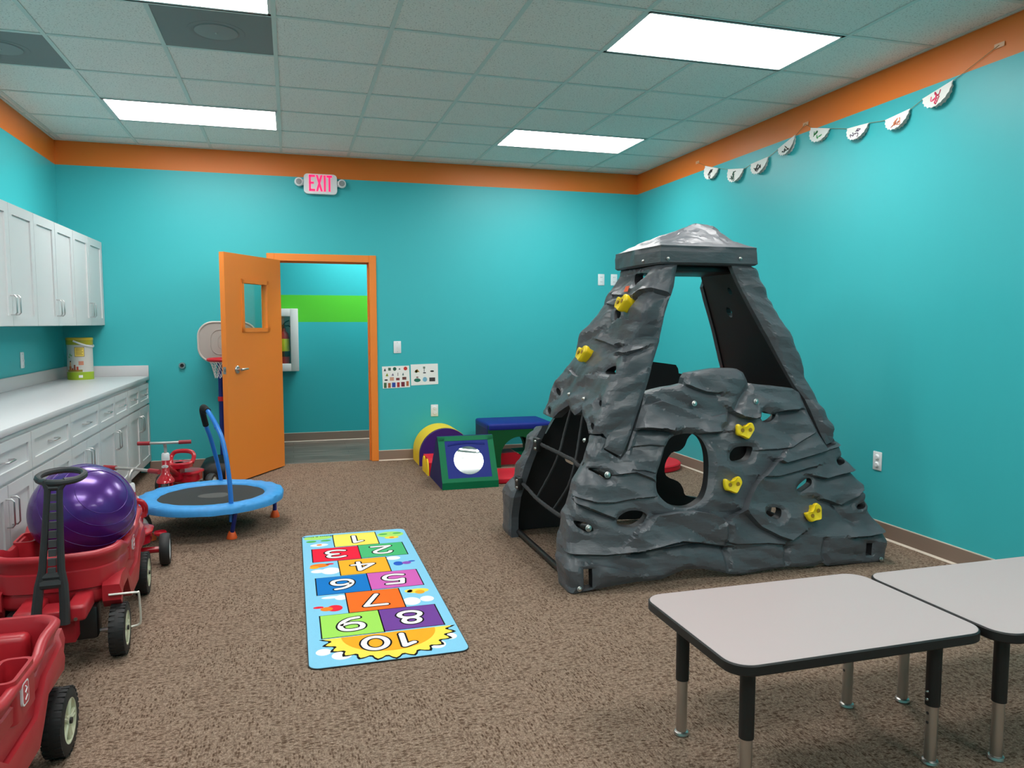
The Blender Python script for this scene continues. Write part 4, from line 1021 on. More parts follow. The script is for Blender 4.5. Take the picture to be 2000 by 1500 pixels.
def make_wagon(label, loc, rz=0.0, handle=True):
    t = thing('pull_wagon', label, 'wagon', loc, rz, 'red plastic pull wagons')
    HW, HL = 0.236, 0.42
    base = rrect(2 * HW, 2 * HL, 0.085, 8)
    fine = []
    for i in range(len(base)):
        a, b = Vector(base[i]), Vector(base[(i + 1) % len(base)]); m = max(1, int((b - a).length / 0.04))
        for k in range(m): fine.append((a + (b - a) * (k / m))[:])
    def smooth(a, b, x):
        x = max(0, min(1, (x - a) / (b - a))); return x * x * (3 - 2 * x)
    def level(ins, z, rise=0.0):
        out = []
        for x, y in fine:
            k = 1 - ins / HW; kl = 1 - ins / HL
            X, Y = x * k, y * kl
            if y < 0: Y -= 0.05 * (1 - (x / HW) ** 2) * smooth(-0.25, -0.44, y)        # bowed front
            X *= 1 + 0.05 * smooth(0.30, 0.24, z); Y += 0.05
            dz = rise * (0.012 * smooth(0.17, 0.23, y) - 0.020 * smooth(-0.30, -0.12, y) * (1 - smooth(0.17, 0.23, y)) + 0.030 * smooth(-0.12, -0.34, y))
            out.append((X, Y, z + dz))
        return out
    rings = [level(0.075, 0.215), level(0.03, 0.225), level(0.018, 0.245), level(0.022, 0.292), level(0.012, 0.297), level(0.010, 0.352, .6), level(0.016, 0.357, .6), level(0.006, 0.385, 1),
             level(-0.002, 0.395, 1), level(-0.003, 0.407, 1), level(0.003, 0.415, 1), level(0.012, 0.418, 1), level(0.022, 0.415, 1), level(0.028, 0.40, 1), level(0.032, 0.36, 1), level(0.04, 0.29), level(0.07, 0.275)]
    obj('body', MB().loft(rings), RED, t, 50)
    # lower side bands that step over the wheels
    for s in (-1, 1):
        sk = []
        for y, zb, zt in ((-0.50, 0.235, 0.30), (-0.46, 0.20, 0.312), (-0.44, 0.245, 0.32), (-0.40, 0.262, 0.325), (-0.26, 0.262, 0.31), (-0.20, 0.20, 0.27), (-0.14, 0.15, 0.235), (0.14, 0.15, 0.235), (0.20, 0.20, 0.27), (0.26, 0.262, 0.32), (0.46, 0.265, 0.345), (0.52, 0.26, 0.36), (0.56, 0.30, 0.37)):
            y = y * 0.82 + 0.02; xo = HW + 0.008 if y < 0.42 else HW - 0.012
            sk.append([(s * (HW - 0.06), y, zb), (s * xo, y, zb), (s * (xo + 0.004), y, (zb + zt) / 2), (s * (xo - 0.004), y, zt), (s * (HW - 0.06), y, zt)])
        obj('side_skirt', MB().loft(sk), RED, t, 40)
    # corner cup holders on the rim
    for s in (-1, 1):
        for yy, zz, dl in ((0.085, 0.402, 0.115),):
            o = rrect(0.085, 0.18, 0.025, 4, s * (HW - 0.046), yy); i2 = rrect(0.064, 0.156, 0.018, 4, s * (HW - 0.046), yy)
            rg = [[(x, y, zz - dl) for x, y in o], [(x, y, zz) for x, y in o], [(x * 0.998, y, zz + 0.006) for x, y in o], [(x, y, zz + 0.006) for x, y in i2], [(x, y, zz - 0.07) for x, y in i2]]
            obj('cup_holder', MB().loft(rg), RED, t, 40)
    obj('seat_back', MB().rbox((-0.15, 0.37, 0.28), (0.15, 0.43, 0.395), 0.02, 3), RED, t)
    # badge on the right flank and left flank
    for s in (-1, 1):
        Mb_ = Matrix.Translation((s * (HW + 0.001), 0.06, 0.352)) @ Matrix.Rotation(s * PI / 2, 4, 'Y') @ Matrix.Rotation(s * PI / 2, 4, 'Z')
        bd = obj('badge', MB().prism(rrect(0.05, 0.066, 0.012, 4), -0.014, 0.002, Mb_), PLATE, t)
        obj('badge_field', MB().prism(rrect(0.041, 0.056, 0.009, 4), 0.002, 0.0026, Mb_), simple('badge_red', rgb(196, 66, 74), 0.45), bd, 0)
        obj('badge_print', MB().tube([(Mb_ @ Vector(p))[:] for p in ((-0.008, -0.018, 0.0028), (0.008, -0.008, 0.0028), (-0.006, 0.004, 0.0028), (0.008, 0.012, 0.0028), (-0.004, 0.02, 0.0028))], 0.0022, 6), PLATE, bd)
    for sy in (-0.37, 0.37):
        for s in (-1, 1): spoked_wheel(t, s * 0.232, sy, 0.106, 0.06, s, CREAM)
        obj('axle', MB().cyl((-0.25, sy, 0.108), (0.25, sy, 0.108), 0.008, 10), CHROME, t)
        obj('axle_block', MB().rbox((-0.16, sy - 0.045, 0.09), (0.16, sy + 0.045, 0.225), 0.012), BLACK, t)
    # handle yoke
    hx = 0.036
    yk = MB()
    yk.rbox((hx - 0.13, -0.585, 0.225), (hx - 0.045, -0.40, 0.285), 0.014, 3).rbox((hx + 0.045, -0.585, 0.23), (hx + 0.115, -0.40, 0.292), 0.014, 3)
    yk.rbox((hx - 0.046, -0.58, 0.225), (hx + 0.046, -0.46, 0.275), 0.01, 2).box((hx - 0.06, -0.50, 0.12), (hx + 0.06, -0.38, 0.23))
    y_ = obj('handle_yoke', yk, RED, t)
    for px_, pz_ in ((hx - 0.10, 0.238), (hx + 0.08, 0.242)): obj('yoke_pin', MB().cyl((px_, -0.588, pz_), (px_, -0.575, pz_), 0.007, 10), BRIGHT, y_)
    hn = MB(); top = Vector((hx + 0.028, -0.575, 0.785)); bot = Vector((hx, -0.605, 0.235)); ax = (top - bot)
    def hp_(f, dx): return (bot + ax * f + Vector((dx, 0, 0)))[:]
    for s in (-1, 1):
        hn.tube([hp_(0.0, s * 0.047), hp_(0.12, s * 0.046), hp_(0.27, s * 0.040), hp_(0.38, s * 0.031), hp_(0.6, s * 0.026), hp_(0.85, s * 0.021), hp_(0.95, s * 0.020)], [0.019, 0.018, 0.017, 0.014, 0.012, 0.011, 0.012], 10)
    hn.tube([hp_(0.285, -0.035), hp_(0.285, 0.035)], 0.02, 10)
    hn.tube([hp_(0.335, -0.028), hp_(0.335, 0.028)], 0.014, 10)
    hn.tube([hp_(0.94, -0.02), hp_(0.94, 0.02)], 0.012, 10)
    for s in (-1, 1): hn.tube([hp_(0.93, s * 0.018), hp_(0.985, s * 0.034 + 0.004), (top.x + 0.012 + s * 0.058, top.y + 0.014, top.z - 0.01)], [0.013, 0.013, 0.0125], 10)
    loop = []
    for k in range(28):
        a = 2 * PI * k / 28; loop.append((top.x + 0.012 + 0.078 * math.cos(a), top.y + 0.060 + 0.068 * math.sin(a), top.z - 0.002 + 0.012 * math.sin(a)))
    hn.tube(loop, 0.0125, 10, closed=True)
    if handle:
        hdl = obj('pull_handle', hn, simple('handle_charcoal', rgb(44, 44, 46), 0.5, bump=(200, 0.1)), t)
        for k in range(9):
            f = 0.37 + k * 0.063
            obj('rib', MB().box((hp_(f, 0)[0] - 0.013, hp_(f, 0)[1] - 0.002, hp_(f, 0)[2] - 0.014), (hp_(f, 0)[0] + 0.013, hp_(f, 0)[1] + 0.012, hp_(f, 0)[2] + 0.012)), simple('handle_rib', rgb(66, 66, 68), 0.55), hdl, 0)
    # bent steel parking rod by the front right wheel
    obj('parking_rod', MB().tube(catmull([(0.20, -0.40, 0.262), (0.25, -0.395, 0.26), (0.302, -0.39, 0.257), (0.31, -0.385, 0.247), (0.312, -0.375, 0.14), (0.305, -0.372, 0.115), (0.275, -0.372, 0.108)], 4, False), 0.0045, 8), simple('rod_white', rgb(214, 212, 204), 0.35, 0.4), t)
    return t
WC = -0.945
make_wagon('red plastic pull wagon carrying the big purple ball, charcoal handle folded up', (-0.959, 3.73, 0), math.radians(3.1))
make_wagon('empty red plastic pull wagon behind the charcoal handle of the other wagon', (-0.962, 2.242, 0))

# ball in the wagon
def mat_ball():
    t = NT('ball_purple'); t.b.inputs['Base Color'].default_value = rgb(76, 32, 122); t.b.inputs['Roughness'].default_value = 0.27
    t.b.inputs['Metallic'].default_value = 0.35; t.b.inputs['Coat Weight'].default_value = 0.3; t.b.inputs['Coat Roughness'].default_value = 0.12
    tc = t.n('ShaderNodeTexCoord'); nz = t.n('ShaderNodeTexNoise', i_Scale=7.0, i_Detail=2.0, i_Distortion=1.5); t.l(tc, 'Object', nz, 'Vector')
    t.bump(nz, 'Fac', 0.12, 0.02); return t.m
bc = Vector((-0.922, 3.78, 0.520)); br = 0.218
t = thing('exercise_ball', 'large shiny purple exercise ball sitting in the red wagon', 'ball', (bc.x, bc.y, bc.z - br * 0.96))
bmh = MB()
NU, NV = 64, 40; rings = []
axq = Vector((0.55, -0.6, 0.58)).normalized()
for j in range(1, NV):
    th = PI * j / NV; rg = []
    for i in range(NU):
        ph = 2 * PI * i / NU; v = Vector((math.sin(th) * math.cos(ph), math.sin(th) * math.sin(ph), math.cos(th)))
        k = 1.0 + 0.004 * noise.noise(v * 2.2) * 2
        rg.append((v.x * br * k, v.y * br * k, br * 0.96 + v.z * br * 0.955 * k))
    rings.append(rg)
bmh.loft(rings)
ballo = obj('ball', bmh, mat_ball(), t, 180)
# moulded rings round the valve axis
qx = axq.orthogonal().normalized(); qy = axq.cross(qx)
for f in (0.86, 0.70, 0.50, 0.26):
    r = math.sqrt(1 - f * f)
    pth = []
    for k in range(60):
        v = axq * f + (qx * math.cos(2 * PI * k / 60) + qy * math.sin(2 * PI * k / 60)) * r
        pth.append((v.x * br * 1.001, v.y * br * 1.001, br * 0.96 + v.z * br * 0.957))
    obj('ring_ridge', MB().tube(pth, 0.0015, 6, closed=True), ballo.data.materials[0], ballo, 180)

# ================================================================== tricycles (front points along -y in local space)
def make_trike(label, loc, rotz, steer=0.0, hw=0.19):
    t = thing('tricycle', label, 'tricycle', loc, rotz, 'red tricycles')
    fy = -0.20
    def wheel(cx, cy, r, w, nm, parent, ang=0.0):
        M = Matrix.Translation((cx, cy, r)) @ Matrix.Rotation(ang, 4, 'Z') @ Matrix.Rotation(PI / 2, 4, 'Y')
        ty = obj(nm, MB().lathe([(r * 0.7, -w / 2), (r * 0.92, -w / 2), (r, -w * 0.25), (r, w * 0.25), (r * 0.92, w / 2), (r * 0.7, w / 2)], M, 40, cap=False), RUBBER, parent)
        obj('rim_disc', MB().lathe([(0.0, -w * 0.42), (r * 0.2, -w * 0.5), (r * 0.55, -w * 0.3), (r * 0.74, -w * 0.45), (r * 0.76, 0), (r * 0.74, w * 0.45), (r * 0.55, w * 0.3), (r * 0.2, w * 0.5), (0.0, w * 0.42)], M, 32, cap=False), WPL, ty)
        return ty
    wheel(0, fy, 0.112, 0.042, 'front_wheel', t, steer)
    cs, sn = math.cos(steer), math.sin(steer)
    S = lambda x, y, z: (x * cs - y * sn, fy + x * sn + y * cs, z)
    pd = obj('pedal_crank', MB().tube([S(-0.125, -0.05, 0.095), S(-0.045, -0.05, 0.095), S(-0.04, 0, 0.112), S(0.04, 0, 0.112), S(0.045, 0.05, 0.13), S(0.125, 0.05, 0.13)], 0.006, 8), CHROME, t)
    for s in (-1, 1):
        p = S(s * 0.135, s * 0.05, 0.112 + s * 0.018)
        obj('pedal', MB().lathe([(0, -0.013), (0.032, -0.012), (0.038, -0.004), (0.038, 0.004), (0.032, 0.012), (0, 0.013)], Matrix.Translation(p), 20, cap=False), TRED, pd)
    fd = MB(); rings = []
    for z, a, b in ((0.198, 0.062, 0.075), (0.214, 0.062, 0.072), (0.236, 0.046, 0.05), (0.258, 0.03, 0.032), (0.30, 0.026, 0.028), (0.355, 0.028, 0.029), (0.362, 0.027, 0.028)):
        rings.append([S(a * math.cos(2 * PI * k / 24), b * math.sin(2 * PI * k / 24) + (z - 0.20) * 0.22, z) for k in range(24)])
    fd.loft(rings)
    for s in (-1, 1): fd.tube([S(s * 0.038, 0.0, 0.22), S(s * 0.036, 0, 0.112)], [0.016, 0.011], 10)
    fk = obj('fork_fender', fd, TRED, t, 50)
    obj('name_badge', MB().prism(ell(0, 0, 0.024, 0.012), -0.004, 0.002, Matrix.Translation(S(0, -0.004, 0.312)) @ Matrix.Rotation(steer, 4, 'Z') @ Matrix.Rotation(PI / 2 + 0.2, 4, 'X')), WPL, fk)
    obj('head_cap', MB().lathe([(0.0285, 0.0), (0.029, 0.015), (0.027, 0.045), (0.022, 0.054), (0.0, 0.055)], Matrix.Translation(S(0, 0.034, 0.354)), 24, cap=False), WPL, t)
    hbm = MB().tube(catmull([S(0, 0.034, 0.39), S(0, 0.037, 0.44), S(0, 0.024, 0.472), S(0, 0.005, 0.485)], 4, False), 0.011, 10)
    hbm.tube([S(-hw + 0.02, 0.016, 0.488), S(0, 0.0, 0.488), S(hw - 0.02, 0.016, 0.488)], 0.0098, 12)
    hb_ = obj('handlebar', hbm, simple('handlebar_grey', rgb(176, 174, 170), 0.35, 0.5), t)
    for s in (-1, 1):
        obj('hand_grip', MB().cyl(S(s * (hw - 0.085), 0.0095, 0.488), S(s * hw, 0.0185, 0.488), 0.0145, 14), GRIPRED, hb_)
    obj('frame_tube', MB().tube(catmull([S(0, 0.028, 0.31), (0, fy + 0.10, 0.27), (0, fy + 0.20, 0.22), (0, 0.09, 0.18), (0, 0.19, 0.15)], 4, False), 0.022, 12).box((-0.028, 0.0, 0.17), (0.028, 0.09, 0.262)), TRED, t)
    rings = []
    for ins, z in ((0.02, 0.128), (0.0, 0.14), (0.0, 0.192), (-0.012, 0.197), (-0.012, 0.206), (0.0, 0.213), (0.03, 0.215)):
        rings.append([(x, y + 0.17, z) for x, y in rrect(0.235 - 2 * ins, 0.23 - 2 * ins, 0.085, 6)])
    obj('step_deck', MB().loft(rings), TRED, t)
    rings = []
    for ins, z in ((0.03, 0.252), (0.0, 0.26), (-0.002, 0.292), (0.012, 0.302), (0.05, 0.295)):
        rings.append([(x, y + 0.06, z) for x, y in rrect(0.185 - 2 * ins, 0.18 - 2 * ins, 0.07, 6)])
    st = obj('seat', MB().loft(rings), TRED, t)
    obj('seat_handle', MB().tube(catmull([(-0.082, 0.10, 0.285), (-0.086, 0.135, 0.33), (-0.062, 0.147, 0.362), (0.0, 0.152, 0.37), (0.062, 0.147, 0.362), (0.086, 0.135, 0.33), (0.082, 0.10, 0.285)], 5, False), 0.014, 12, flat=1.2), TRED, st)
    obj('rear_axle', MB().cyl((-0.18, 0.20, 0.09), (0.18, 0.20, 0.09), 0.018, 12).cyl((-0.06, 0.20, 0.09), (-0.05, 0.19, 0.16), 0.015).cyl((0.06, 0.20, 0.09), (0.05, 0.19, 0.16), 0.015), TRED, t)
    for s in (-1, 1): wheel(s * 0.19, 0.20, 0.09, 0.052, 'rear_wheel', t)
    return t
make_trike('red tricycle with raised seat handle in the corner behind the trampoline', (-0.865, 6.20, 0), math.radians(-14), math.radians(12), 0.183)
make_trike('red tricycle between the wagon and the trampoline, mostly hidden by the ball', (-0.915, 4.77, 0), math.radians(180 + 4), math.radians(-40), 0.215)
# ================================================================== rock climber
ZT = 1.70
def xl(z): return np.interp(z, [0, .27, .62, .82, 1.28, 1.70], [1.318, 1.325, 1.45, 1.54, 1.775, 1.985])
def xr(z): return np.interp(z, [0, .12, .47, .74, 1.31, 1.70], [3.262, 3.25, 3.12, 2.985, 2.745, 2.565])
def yf(z): return np.interp(z, [0, .15, 1.70], [3.475, 3.485, 3.83])
def yb(z): return np.interp(z, [0, .15, 1.70], [4.745, 4.735, 4.39])
def on_front(x, y):
    Y = 3.6
    for _ in range(12):
        p = hit(x, y, 1, Y); Y = float(yf(max(0, p[2])))
    return hit(x, y, 1, Y)
def on_left(x, y):
    X = 1.5
    for _ in range(14):
        p = hit(x, y, 0, X); X = float(xl(max(0, p[2])))
    return hit(x, y, 0, X)
RC = 0.045
def wrap_front(a, z):
    """(a,z) -> point and outward normal; a is x on the front face, folds round both corners"""
    L, R_, F_ = xl(z), xr(z), yf(z)
    x = np.clip(a, L, R_); y = F_ + np.maximum(0, L - a) + np.maximum(0, a - R_)
    nx = np.where(a < L, -1.0, np.where(a > R_, 1.0, 0.0)); ny = np.where((a >= L) & (a <= R_), -1.0, 0.0)
    for c, sg in ((L, 1.0), (R_, -1.0)):
        t = sg * (a - c) / RC; m = np.abs(t) < 1; s = (t + 1) / 2
        bx = c + sg * RC * s * s; byy = F_ + RC * (1 - s) ** 2
        x = np.where(m, bx, x); y = np.where(m, byy, y)
        tx, ty = sg * s, -(1 - s); ln = np.sqrt(tx * tx + ty * ty)
        # tangent (tx,ty) -> outward normal
        nx = np.where(m, sg * ty / ln * 1.0, nx); ny = np.where(m, -sg * tx / ln, ny)
    return np.stack([x, y, z], -1), np.stack([nx, ny, np.full_like(x, 0.22)], -1)
def wrap_left(b, z):
    L, F_, B_ = xl(z), yf(z), yb(z)
    y = np.clip(b, F_, B_); x = L + np.maximum(0, F_ - b) + np.maximum(0, b - B_)
    ny = np.where(b < F_, -1.0, np.where(b > B_, 1.0, 0.0)); nx = np.where((b >= F_) & (b <= B_), -1.0, 0.0)
    for c, sg in ((F_, 1.0), (B_, -1.0)):
        t = sg * (b - c) / RC; m = np.abs(t) < 1; s = (t + 1) / 2
        by_ = c + sg * RC * s * s; bx = L + RC * (1 - s) ** 2
        x = np.where(m, bx, x); y = np.where(m, by_, y)
        tx, ty = -(1 - s), sg * s; ln = np.sqrt(tx * tx + ty * ty)
        ny = np.where(m, sg * tx / ln, ny); nx = np.where(m, -sg * ty / ln, nx)
    return np.stack([x, y, z], -1), np.stack([nx, ny, np.full_like(x, 0.40)], -1)
def turn(P, N):
    """half turn about the climber's middle, level by level"""
    z = P[:, 2]; Q = P.copy(); Q[:, 0] = xl(z) + xr(z) - P[:, 0]; Q[:, 1] = yf(z) + yb(z) - P[:, 1]
    M_ = N.copy(); M_[:, :2] *= -1; return Q, M_

def inpoly(pts, poly):
    x, y = pts[:, 0], pts[:, 1]; ins = np.zeros(len(pts), bool); n = len(poly)
    for i in range(n):
        x0, y0 = poly[i]; x1, y1 = poly[(i + 1) % n]
        c = ((y0 > y) != (y1 > y)) & (x < (x1 - x0) * (y - y0) / ((y1 - y0) if y1 != y0 else 1e-12) + x0)
        ins ^= c
    return ins
def segdist(pts, a, b):
    a, b = np.array(a), np.array(b); d = b - a; L2 = max(1e-12, d @ d)
    t = np.clip(((pts - a) @ d) / L2, 0, 1); q = a + t[:, None] * d
    v = pts - q; return np.sqrt((v ** 2).sum(1)), v
def resample(poly, step, closed=True):
    out = []; n = len(poly)
    for i in range(n if closed else n - 1):
        a, b = np.array(poly[i]), np.array(poly[(i + 1) % n]); m = max(1, int(np.linalg.norm(b - a) / step + 0.5))
        for k in range(m): out.append(tuple(a + (b - a) * k / m))
    if not closed: out.append(tuple(poly[-1]))
    return out
def hash2(i, j, s):
    h = np.sin(i * 127.1 + j * 311.7 + s * 74.7) * 43758.5453; return h - np.floor(h)
def facets(p, sx, sz, seed):
    u = p[:, 0] / sx + 0.55 * np.sin(p[:, 1] * 4.1 + seed) + 0.35 * p[:, 1] / sx; v = p[:, 1] / sz + 0.7 * np.sin(p[:, 0] * 3.3 + seed * 1.7)
    i, j = np.floor(u), np.floor(v); f, g = u - i, v - j
    h00, h10, h01, h11 = hash2(i, j, seed), hash2(i + 1, j, seed), hash2(i, j + 1, seed), hash2(i + 1, j + 1, seed)
    up = f + g > 1
    return np.where(up, h11 + (1 - f) * (h01 - h11) + (1 - g) * (h10 - h11), h00 + f * (h10 - h00) + g * (h01 - h00)) - 0.5

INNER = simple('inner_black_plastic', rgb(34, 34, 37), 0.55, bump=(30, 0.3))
def rock_panel(name, parent, outline, holes, creases, wrap, flip, thick, seed, step=0.0135, label=None):
    rnd = random.Random(seed)
    loops = [resample(outline, 0.016)] + [resample(h, 0.012) for h in holes]
    verts, edges = [], []
    for lp in loops:
        o = len(verts); n = len(lp); verts += lp; edges += [(o + i, o + (i + 1) % n) for i in range(n)]
    nb = len(verts); B = np.array(verts)
    lo, hi_ = B.min(0), B.max(0); pts = []
    yy = lo[1]; r = 0
    while yy < hi_[1]:
        xx = lo[0] + (step / 2 if r % 2 else 0)
        while xx < hi_[0]:
            pts.append((xx + rnd.uniform(-.25, .25) * step, yy + rnd.uniform(-.25, .25) * step)); xx += step
        yy += step * 0.86; r += 1
    pts = np.array(pts); ok = inpoly(pts, outline)
    for h in holes: ok &= ~inpoly(pts, h)
    dmin = np.full(len(pts), 9.0)
    for lp in loops:
        for i in range(len(lp)):
            d, _ = segdist(pts, lp[i], lp[(i + 1) % len(lp)]); dmin = np.minimum(dmin, d)
    ok &= dmin > step * 0.45
    extra = []; eid = []
    for ci, (sg, A_, L_, pl) in enumerate(creases):
        rs = np.array(resample(pl, 0.014, False))
        for k in range(len(rs)):
            d = rs[min(k + 1, len(rs) - 1)] - rs[max(k - 1, 0)]; d = d / (np.linalg.norm(d) + 1e-9); nrm = np.array((-d[1], d[0]))
            extra += [rs[k] + nrm * 0.0035, rs[k] - nrm * 0.0035]; eid += [(ci, 0, k), (ci, 1, k)]
    if extra:
        ex_ = np.array(extra); oke = inpoly(ex_, outline)
        for h in holes: oke &= ~inpoly(ex_, h)
        de = np.full(len(ex_), 9.0)
        for lp in loops:
            for i in range(len(lp)):
                d, _ = segdist(ex_, lp[i], lp[(i + 1) % len(lp)]); de = np.minimum(de, d)
        oke &= de > 0.006; ex_ = ex_[oke]; eid = [e for e, o_ in zip(eid, oke) if o_]
        P = pts[ok]
        if len(ex_):
            keep = np.ones(len(P), bool)
            for e_ in ex_: keep &= ((P - e_) ** 2).sum(1) > 0.0055 ** 2
            P = np.concatenate([P[keep], ex_])
            off_ = nb + len(P) - len(ex_); look = {e: i + off_ for i, e in enumerate(eid)}
            edges = edges + [(i, look[(e[0], e[1], e[2] + 1)]) for e, i in look.items() if (e[0], e[1], e[2] + 1) in look]
    else: P = pts[ok]
    res = delaunay_2d_cdt([Vector(v) for v in verts] + [Vector(p) for p in P], edges, [], 0, 1e-5)
    V = np.array([tuple(v) for v in res[0]]); T = [tuple(f) for f in res[2]]
    T3 = []
    for f in T:
        for k in range(1, len(f) - 1): T3.append((f[0], f[k], f[k + 1]))
    T3 = np.array(T3); C = V[T3].mean(1); ok = inpoly(C, outline)
    for h in holes: ok &= ~inpoly(C, h)
    T3 = T3[ok]
    # displacement
    d = 0.046 * facets(V, 0.27, 0.115, seed) + 0.026 * facets(V, 0.125, 0.06, seed + 3.3) + 0.007 * facets(V, 0.055, 0.04, seed + 7.1)
    for sg, A_, L_, pl in creases:
        best = np.full(len(V), 9.0); side = np.zeros(len(V))
        for k in range(len(pl) - 1):
            a, b = np.array(pl[k]), np.array(pl[k + 1]); dd, v = segdist(V, a, b)
            t_ = b - a; n_ = np.array((-t_[1], t_[0])); n_ = n_ / (np.linalg.norm(n_) + 1e-9)
            if n_[1] < 0 or (abs(n_[1]) < 1e-6 and n_[0] > 0): n_ = -n_
            m = dd < best; best = np.where(m, dd, best); side = np.where(m, np.sign((V - a) @ n_), side)
        if sg == 0: d -= A_ * np.exp(-(best / L_) ** 2)
        else: d += sg * A_ * side * np.exp(-best / L_)
    db = np.full(len(V), 9.0)
    for li, lp in enumerate(loops):
        for i in range(len(lp)):
            q, _ = segdist(V, lp[i], lp[(i + 1) % len(lp)]); db = np.minimum(db, q)
    d = d * np.clip(db / 0.03, 0.25, 1) - 0.014 * np.exp(-db / 0.012) + 0.008
    Pn, Nn = wrap(V[:, 0], V[:, 1])
    if flip: Pn, Nn = turn(Pn, Nn)
    Nn = Nn / np.linalg.norm(Nn, axis=1)[:, None]
    O = Pn + Nn * d[:, None]; O[:, 2] = np.maximum(O[:, 2], 0.0)
    Nf = Nn.copy(); Nf[:, 2] = 0; I = Pn - Nf * thick; I[:, 2] = np.maximum(I[:, 2], 0.0)
    n = len(V)
    ec = {}
    for a, b, c in T3:
        for e_ in ((a, b), (b, c), (c, a)):
            k = (min(e_), max(e_)); ec[k] = None if k in ec else e_
    bd = [e_ for e_ in ec.values() if e_ is not None]
    faces = [tuple(int(i) for i in f) for f in T3] + [tuple(int(i) + n for i in f[::-1]) for f in T3] + [(int(a), int(b), int(b) + n, int(a) + n) for a, b in bd]
    nout = len(loops[0]); Bl = np.array(loops[0])
    def outer(i): return ((Bl - V[i]) ** 2).sum(1).min() < 1e-8
    mb = MB(); mb.v = [tuple(p) for p in O.tolist()] + [tuple(p) for p in I.tolist()]; mb.f = faces
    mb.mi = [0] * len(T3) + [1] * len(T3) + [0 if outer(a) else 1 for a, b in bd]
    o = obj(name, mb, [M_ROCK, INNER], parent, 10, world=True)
    if label: o['label'] = label
    return o

CLX, CLY = 2.29, 4.11
climber = thing('rock_climber', 'tall grey plastic rock climber with yellow hand grips', 'climbing toy', (CLX, CLY, 0))
c6 = lambda x, y: (1240 + x / 3.488, 700 + y / 3.488)
c5 = lambda x, y: (960 + x / 3.5725, 750 + y / 3.5725)
c3 = lambda x, y: (1080 + x / 5.77, 500 + y / 5.77)
c1 = lambda x, y: (970 + x / 3.41, 740 + y / 3.41)
def FA(px): p = on_front(*px); return (float(p[0]), float(max(0.0, p[2])))
def FL(px):   # a pixel on the left flank, unrolled onto the front panel's sheet
    p = on_left(*px); z = max(0.0, float(p[2])); return (float(xl(z) - (p[1] - yf(z))), z)
def LA(px): p = on_left(*px); return (float(p[1]), float(max(0.0, p[2])))
def LF(px):   # a pixel on the front face, unrolled onto the left panel's sheet
    p = on_front(*px); z = float(p[2]); return (float(yf(z) - (p[0] - xl(z))), z)

# ---- front panel
wrapL = [(1089, 1139), (1086, 1090), (1086, 1039), (1095, 1010), (1108, 977), (1125, 922), (1146, 869), (1149, 848)]
seamL = [(1173, 852), (1186.5, 858), (1181, 878), (1213, 897.5), (1226.5, 881), (1256.5, 785), (1259.5, 768)]
topF = [(1277, 762), (1298, 757), (1318, 754), (1334, 750), (1337, 738), (1343, 729), (1365, 725), (1395, 720), (1428, 719), (1440, 720), (1452, 727), (1459, 742), (1463, 753), (1468, 749), (1490, 752), (1515, 754), (1549, 758), (1563, 766)]
seamR = [(1570, 783), (1592.5, 835), (1616, 874.5), (1646, 863)]
bottomF = [(1728, 1100), (1665, 1101), (1617, 1105), (1607, 1099), (1590, 1106), (1533, 1108), (1473, 1117.5), (1451, 1122), (1425, 1121), (1408, 1117), (1373, 1111), (1338, 1112), (1311, 1123.5), (1290, 1132), (1243, 1137), (1200, 1144), (1135, 1157)]
outF = [FL(p) for p in wrapL] + [FA(p) for p in seamL] + [FA(p) for p in topF] + [FA(p) for p in seamR]
zr = outF[-1][1]
outF += [(float(xr(z_)) + w_, z_) for z_, w_ in ((zr + 0.02, 0.01), (zr + 0.04, 0.13), (0.5, 0.15), (0.27, 0.20), (0.0, 0.20))]
outF += [FA(p) for p in bottomF] + [(float(xl(0)) + 0.01, 0.0)]
H6 = lambda L_: catmull([FA(c6(*p)) for p in L_], 4)
big_hole = H6([(345, 512), (430, 525), (475, 580), (497, 660), (502, 760), (495, 860), (470, 940), (430, 985), (370, 1015), (290, 1015), (220, 985), (165, 930), (148, 880), (150, 800), (170, 730), (195, 650), (215, 590), (255, 535)])
holesF = [big_hole,
          H6([(650, 690), (655, 640), (690, 605), (760, 598), (800, 607), (790, 660), (760, 695), (700, 710)]),
          H6([(862, 370), (885, 362), (920, 380), (968, 380), (950, 410), (915, 432), (880, 430), (862, 405)]),
          H6([(1105, 885), (1130, 850), (1180, 815), (1207, 825), (1207, 855), (1180, 880), (1135, 910), (1113, 905)]),
          H6([(893, 1050), (925, 1018), (975, 1016), (1000, 1035), (990, 1080), (960, 1096), (920, 1078)]),
          H6([(-112, 1137), (-108, 1080), (-40, 1040), (40, 1040), (85, 1067), (60, 1112), (-10, 1150)]),
          H6([(1380, 700), (1392, 678), (1470, 645), (1503, 650), (1480, 680), (1425, 718), (1395, 726)]),
          H6([(1520, 1010), (1542, 988), (1605, 965), (1622, 975), (1600, 1000), (1560, 1024), (1530, 1028)]),
          [FA(p) for p in ((1140, 1112), (1157, 1111), (1158, 1148), (1141, 1151))],
          [FA(p) for p in ((1694, 1061), (1705, 1061), (1704, 1085), (1693, 1085))],
          catmull([FA(c1(*p)) for p in ((600, 600), (650, 592), (690, 600), (740, 618), (768, 640), (755, 664), (720, 668), (690, 645), (640, 618))], 3),
          catmull([FA(c1(*p)) for p in ((500, 950), (560, 950), (610, 963), (645, 995), (640, 1018), (600, 1018), (560, 1000), (505, 968))], 3)]
def CF(sg, A_, L_, pts, cv=c6): return (sg, A_, L_, [FA(cv(*p)) for p in pts])
